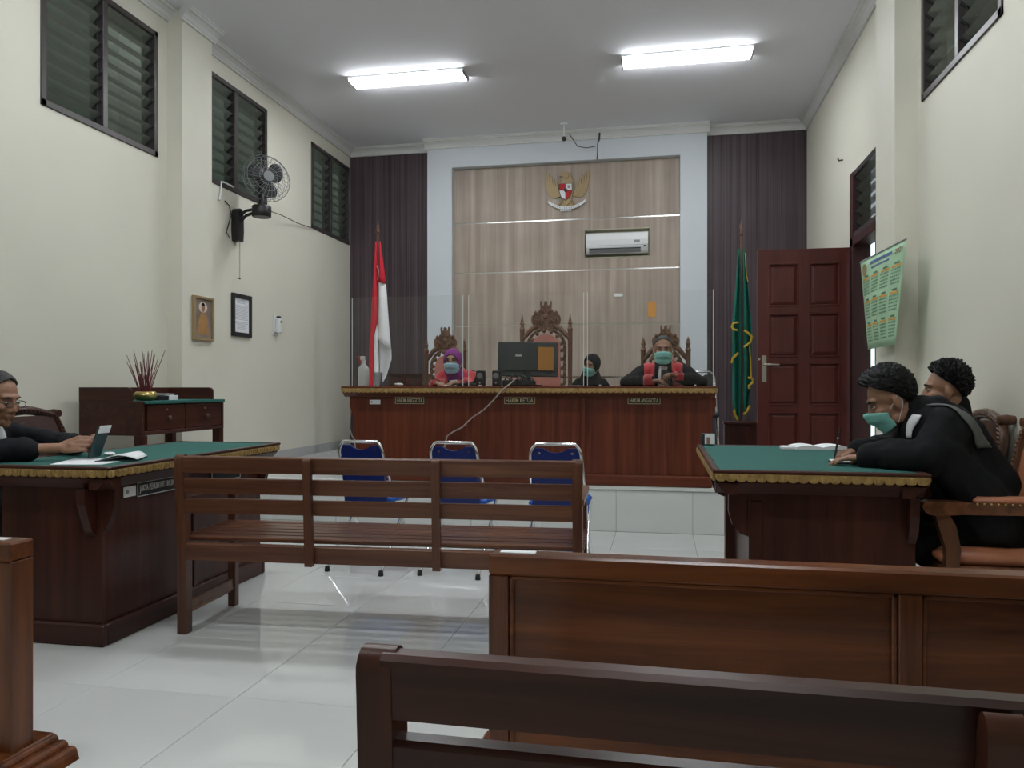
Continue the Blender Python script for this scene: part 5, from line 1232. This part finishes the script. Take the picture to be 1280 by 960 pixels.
def person(label, loc, yaw, head, hrot, sh, hip, elbows, wrists, hands, robe='robe', skin='skin', voxel=.0055, sleeve=1.0, sw=.17, hs=1.0, hoff=.0, seed=0.0, fold=.012, ears=True, sleeve_r=.058, drape=(), collar=.35):
    t = thing('person', label, 'person', loc, yaw)
    Rh = (Matrix.Rotation(math.radians(hrot[1]), 4, 'Z') @ Matrix.Rotation(math.radians(hrot[0]), 4, 'X') @ Matrix.Rotation(math.radians(hrot[2]), 4, 'Y'))
    T = Matrix.Translation(Vector(head)) @ Rh @ Matrix.Scale(hs, 4)
    hip = Vector((0,) + hip); shc = Vector((0,) + sh); mid = hip.lerp(shc, .5) + Vector((0, .03, 0))
    b = MB(); head_prims(b, T, ears)
    nk = T @ Vector((0, .03, -.05)); b.cap(nk, shc + Vector((0, .0, .0)), .051 * hs, .05, 14)
    b.cap(hip + Vector((-.07, 0, 0)), hip + Vector((.07, 0, 0)), .11); b.cap(hip, mid, .12, .11); b.cap(mid, shc - Vector((0, 0, .08)), .105, .095)
    b.cap(shc + Vector((-sw + .05, 0, -.03)), shc + Vector((sw - .05, 0, -.03)), .045)
    for s, e, w in ((1, elbows[0], wrists[0]), (-1, elbows[1], wrists[1])):
        b.cap(shc + Vector((s * (sw - .02), 0, -.03)), e, .046, .037); b.cap(e, w, .037, .024)
        b.cap(hip + Vector((s * .09, 0, -.01)), (s * .11, hip.y - .42, .49), .082, .056); b.cap((s * .11, hip.y - .42, .49), (s * .11, hip.y - .40, .09), .055, .036)
        b.cap((s * .11, hip.y - .36, .045), (s * .12, hip.y - .54, .035), .042, .032)
    for s, w, hd in ((1, wrists[0], hands[0]), (-1, wrists[1], hands[1])):
        add_hand(b, w, hd['d'], hd['n'], s, hd.get('curl', (.5, .6, .5)), hd.get('spread', .06), hd.get('thumb', (.6, .7, .3)))
    body = remesh(b, voxel, 2); mesh_obj('body', body, skin, t)
    r = MB(); off = .022
    r.cap(hip + Vector((-.08, .01, -.02)), hip + Vector((.08, .01, -.02)), .135); r.cap(hip, mid, .15, .135); r.cap(mid, shc - Vector((0, 0, .075)), .135, .125)
    r.cap(hip + Vector((-.06, .0, .0)), mid + Vector((-.05, 0, 0)), .13, .12); r.cap(hip + Vector((.06, .0, .0)), mid + Vector((.05, 0, 0)), .13, .12)
    r.cap(shc + Vector((-sw + .045, .01, -.035)), shc + Vector((sw - .045, .01, -.035)), .073); r.cap(shc + Vector((0, .02, .01)), shc.lerp(nk, collar) + Vector((0, .018, .012)), .08, .067)
    for q in drape: r.cap(*q)
    for s, e, w in ((1, elbows[0], wrists[0]), (-1, elbows[1], wrists[1])):
        e = Vector(e); w = Vector(w); q = e.lerp(w, sleeve * .93)
        r.cap(shc + Vector((s * (sw - .03), 0, -.035)), e, .072, sleeve_r + .006); r.cap(e, q, sleeve_r + .004, sleeve_r - .006 if sleeve > .8 else sleeve_r - .004)
        r.cap(hip + Vector((s * .08, 0, -.02)), (s * .12, hip.y - .42, .50), .12, .085); r.cap((s * .12, hip.y - .42, .49), (s * .13, hip.y - .38, .16), .085, .10)
    r.cap((-.10, hip.y - .40, .46), (.10, hip.y - .40, .46), .085); r.cap((-.1, hip.y - .38, .2), (.1, hip.y - .38, .2), .09)
    rb_ = remesh(r, .009, 5, fold, seed); mesh_obj('robe', rb_, robe, t)
    return t, T, rb_
def short_hair(T, parent, mk='hair', front=.95, side=1.55, back=1.95, thick=.010, top=.012, fwd=.0, rough=.006, curl=60.0):
    def tm(ph):                       # ph = 0 towards the face
        c = math.cos(ph)
        return (front + (side - front) * (1 - max(0, c)) ** .55) if c >= 0 else side + (back - side) * (-c)
    def rad(d, f):
        base = erad(d, (.076, .096, .087)); k = max(0, d.z)
        return base + thick * (.35 + .65 * (1 - f ** 3)) + top * k ** 1.5 + fwd * max(0, -d.y) ** 2 * (k + .25) + rough * noise.noise(Vector((d.x * curl / 8, d.y * curl / 8, d.z * curl / 8))) + .5 * rough * noise.noise(Vector((d.x * curl / 2.2, d.y * curl / 9, d.z * curl / 4)))
    return polar_shell((0, .42, .9), (0, -1, 0), (0, .018, .035), rad, tm, 84, 30, T, 'hair', mk, parent)
def hijab(T, parent, mk, robe_c, spread=.15):
    def tm(ph): return PI - (.80 - .18 * math.cos(ph) + .06 * math.cos(2 * ph))
    def rad(d, f): return erad(d, (.088, .110, .112)) + .006 * (1 - f) + .002 * noise.noise(d * 9)
    h = polar_shell((0, 1, .0), (0, 0, 1), (0, .01, .008), rad, tm, 48, 18, T, 'headscarf', mk, parent)
    Ti = T; rows = []
    for i in range(9):
        f = i / 8; row = []
        for j in range(28):
            a = 2 * PI * j / 28; p0 = Ti @ Vector((.080 * math.sin(a), .012 - .088 * math.cos(a), -.075 - .012 * math.cos(a)))
            p1 = Vector(robe_c) + Vector((spread * math.sin(a), .0 - .12 * math.cos(a), -.055 - .03 * math.cos(a)))
            q = p0.lerp(p1, f); q.z += .012 * math.sin(PI * f); q += Vector((math.sin(a), -math.cos(a), 0)) * .006 * math.sin(5 * a + 4 * f); row.append(q)
        rows.append(row)
    MB().sheet(rows, closed=True).build('scarf_drape', M[mk], parent, 70, w=False, solid=.004); return h
def glasses(T, parent):
    g = MB()
    for s in (-1, 1):
        g.tube([(s * .033 + .021 * math.cos(2 * PI * k / 16), -.102, .008 + .016 * math.sin(2 * PI * k / 16)) for k in range(16)], .0014, 5, True)
        g.tube([(s * .054, -.100, .012), (s * .074, -.07, .012), (s * .079, .0, .008), (s * .079, .02, -.004)], .0014, 5)
    g.tube([(-.012, -.102, .010), (0, -.105, .013), (.012, -.102, .010)], .0014, 5)
    return g.xf(T).build('glasses', M['glass_dark'], parent, 60, w=False)
DN = (0, 0, -1)
# ---- judge in the purple scarf
x = px_at(567, 7.02)
t, T, rm = person('judge in purple headscarf, blue mask and black robe with red front', (x, 7.20, PZ), 0, (-.01, -.19, 1.045), (10, 4, 0), (-.06, .925), (.06, .52),
    ((.25, -.14, .72), (-.25, -.14, .72)), ((.12, -.40, .835), (-.12, -.38, .835)), ({'d': (-.7, -.7, 0), 'n': DN, 'curl': (.3, .4, .3)}, {'d': (.7, -.7, 0), 'n': DN, 'curl': (.3, .4, .3)}), skin='skin2', voxel=.007, sw=.165, hs=.98, ears=False)
face_bits(T, t); mask(T, t, 'mask_b'); hijab(T, t, 'purple', (0, -.07, .945), .10); glasses(T, t)
for s in (-1, 1): patch(rm, 'red_panel', 'red', t, [(s * .05, 0, .99), (s * .055, 0, .85), (s * .05, 0, .62)], [(s * .20, 0, .93), (s * .19, 0, .85), (s * .15, 0, .62)])
patch(rm, 'white_jabot', 'white_cloth', t, [(-.03, 0, .92), (-.045, 0, .74)], [(.03, 0, .92), (.045, 0, .74)], off=.012)
# ---- judge with phone
x = px_at(829, 6.95)
J3 = (x, 7.12, PZ)
t, T, rm = person('judge with close cropped hair and mint mask looking at a phone, red fronted black robe', J3, 0, (0, -.20, 1.12), (5, 0, 0), (-.07, .985), (.06, .52),
    ((.315, -.20, .835), (-.315, -.20, .835)), ((.115, -.46, .885), (-.10, -.46, .850)), ({'d': (-.75, -.45, .25), 'n': (-.35, -.25, -.6), 'curl': (.7, .8, .6)}, {'d': (.9, -.4, 0), 'n': DN, 'curl': (.35, .4, .3)}), voxel=.0065, sw=.185, hs=1.04)
face_bits(T, t, 'hair_grey'); mask(T, t, 'mask'); short_hair(T, t, 'hair_grey', 1.16, 1.52, 1.95, .006, .003, 0, .001)
for s in (-1, 1): patch(rm, 'red_panel', 'red', t, [(s * .07, 0, 1.045), (s * .075, 0, .88), (s * .07, 0, .62)], [(s * .17, 0, 1.0), (s * .165, 0, .88), (s * .15, 0, .62)])
patch(rm, 'white_jabot', 'white_cloth', t, [(-.032, 0, .98), (-.05, 0, .76)], [(.032, 0, .98), (.05, 0, .76)], off=.012)
ph = thing('mobile_phone', 'black mobile phone held up by the judge in the mint mask', 'phone', (J3[0] + .018, J3[1] - .505, BZ + .012), 0)
PR = Matrix.Rotation(math.radians(-24), 4, 'X') @ Matrix.Rotation(math.radians(6), 4, 'Z')
MB().box(-.037, .037, 0, .008, 0, .145, .003).xf(PR).build('case', M['black'], ph, w=False); MB().box(-.033, .033, .008, .0085, .006, .139).xf(PR).build('screen', M['glass_dark'], ph, w=False)
MB().box(.008, .03, -.0015, 0, .108, .136, .001).xf(PR).build('camera_bump', M['glass_dark'], ph, w=False)
# ---- clerk in the black scarf
x = px_at(738, 8.25)
t, T, rm = person('clerk in black headscarf and mint mask leaning beside the carved throne', (x, 8.35, PZ), math.radians(-8), (.03, -.12, 1.04), (16, -18, 16), (-.04, .86), (.06, .50),
    ((.26, -.16, .62), (-.26, -.16, .62)), ((.10, -.40, .60), (-.10, -.40, .60)), ({'d': (-.5, -.8, 0), 'n': DN}, {'d': (.5, -.8, 0), 'n': DN}), skin='skin2', voxel=.008, sw=.16, hs=.97, ears=False)
face_bits(T, t); mask(T, t, 'mask'); hijab(T, t, 'robe', (0, -.04, .89), .13)
# a plain office chair for the clerk
cs = thing('wooden_stool', 'plain wooden stool under the clerk in the black headscarf', 'stool', (x, 8.38, PZ))
MB().lathe([(.16, .37), (.17, .38), (.17, .40), (.16, .405)], 20).build('seat', M['chairwood'], cs, 40, w=False)
for a in range(4): MB().tube([(.10 * math.cos(a * PI / 2 + .8), .10 * math.sin(a * PI / 2 + .8), .37), (.16 * math.cos(a * PI / 2 + .8), .16 * math.sin(a * PI / 2 + .8), 0)], .016, 8).build('leg', M['chairwood'], cs, 50, w=False)
# ---- counsel writing
W1 = (1.36, 3.71, 0)
t, T, rm = person('man in black robe and mint mask bent over the counsel table writing', W1, -PI / 2, (-.045, -.335, 1.10), (28, -4, 0), (-.185, 1.045), (.02, .545),
    ((.24, -.27, .875), (-.25, -.27, .875)), ((.085, -.465, .852), (-.10, -.455, .862)), ({'d': (-.35, -.94, -.05), 'n': DN, 'curl': (.18, .25, .25)}, {'d': (.05, -.95, -.10), 'n': (.35, -.25, -.8), 'curl': (.75, .8, .5), 'thumb': (.8, .45, .35)}), robe='robe', voxel=.005, sw=.19, hs=1.06, seed=3.0, fold=.016, sleeve_r=.074, collar=.62, drape=(((.15, -.14, .97), (.23, -.25, .885), .095, .08), ((.22, -.20, .88), (.15, .0, .62), .09, .13), ((-.15, -.14, .97), (-.23, -.25, .885), .095, .08), ((0, .01, .78), (0, -.11, .98), .135, .115), ((.1, .01, .75), (.10, -.10, .96), .115, .10)))
face_bits(T, t); mask(T, t, 'mask'); short_hair(T, t, 'hair', 1.16, 1.62, 2.25, .014, .028, .055, .011, 110)
bv = patch(rm, 'grey_sash', 'sash', t, [(.10, -.22, 1.10), (.16, -.15, 1.02), (.20, -.07, .91)], [(.12, -.17, 1.10), (.18, -.09, 1.02), (.215, -.01, .93)], d=(-.85, 0, -.5), off=.008, start=.6, n=6)
patch(rm, 'white_collar', 'white_cloth', t, [(.055, 0, 1.04), (.06, 0, .94)], [(.085, 0, 1.04), (.075, 0, .94)], off=.006, n=5, m=8)
pw = Matrix.Translation(W1) @ Matrix.Rotation(-PI / 2, 4, 'Z'); tip = pw @ Vector((-.055, -.575, LTZ + .013)); tail = pw @ Vector((-.075, -.545, LTZ + .155))
pn = thing('writing_pen', 'dark pen held by the man writing at the counsel table', 'pen', tip)
MB().tube([tip, tip.lerp(tail, .12), tip.lerp(tail, .7), tail], [.001, .0045, .005, .005], 8).build('barrel', M['black'], pn, 50)
MB().tube([tip.lerp(tail, .68), tip.lerp(tail, .72)], .0058, 8).build('band', M['chrome'], pn, 50)
# ---- second man at the counsel table
t, T, rm = person('man with tousled black hair in a black robe seated upright beside the man writing', (1.455, 4.36, 0), -PI / 2, (.02, -.01, 1.145), (4, -12, 0), (.03, .99), (.02, .545),
    ((.24, -.10, .74), (-.24, -.10, .74)), ((.13, -.33, .74), (-.13, -.33, .74)), ({'d': (-.5, -.8, 0), 'n': DN}, {'d': (.5, -.8, 0), 'n': DN}), skin='skin', voxel=.006, sw=.18, hs=1.03, seed=8.0, collar=.6)
face_bits(T, t); short_hair(T, t, 'hair', 1.15, 1.55, 2.0, .017, .022, .026, .018, 95)
# ---- prosecutor with glasses
W3 = (-3.42, 3.30, 0)
t, T, rm = person('man with greying hair and glasses holding a phone at the prosecutor table', W3, PI / 2, (-.03, -.175, 1.10), (16, 0, 0), (-.05, .945), (.02, .535),
    ((.27, -.29, .86), (-.27, -.31, .86)), ((.075, -.60, .875), (-.085, -.59, .872)), ({'d': (-.30, -.90, .22), 'n': (-.8, .1, -.35), 'curl': (.45, .6, .5), 'thumb': (.7, .3, .6)}, {'d': (.30, -.90, .22), 'n': (.8, .1, -.35), 'curl': (.45, .6, .5), 'thumb': (.7, .3, .6)}), robe='robe_navy', voxel=.0052, sleeve=.62, sw=.185, hs=1.07, seed=5.0, collar=.5)
face_bits(T, t, 'hair_grey'); glasses(T, t); short_hair(T, t, 'hair_grey', 1.05, 1.5, 2.0, .007, .008, .006, .002)
patch(rm, 'white_collar', 'white_cloth', t, [(-.035, 0, .965), (-.02, 0, .90)], [(.035, 0, .965), (.02, 0, .90)], off=.010, n=5, m=8)
pw = Matrix.Translation(W3) @ Matrix.Rotation(PI / 2, 4, 'Z')
pc = pw @ Vector((-.005, -.715, .865))
ph = thing('mobile_phone', 'phone in a dark teal wallet case held by the man with glasses', 'phone', pc, PI / 2)
PR = Matrix.Rotation(math.radians(22), 4, 'X')
MB().box(-.040, .040, -.006, .006, -.045, .115, .003).xf(PR).build('case', M['teal_case'], ph, w=False); MB().box(-.036, .036, .006, .0068, -.035, .108).xf(PR).build('screen', M['glass_dark'], ph, w=False)
MB().box(-.042, .036, -.011, -.0065, .085, .125, .002).xf(PR).build('card_flap', M['paper'], ph, w=False)
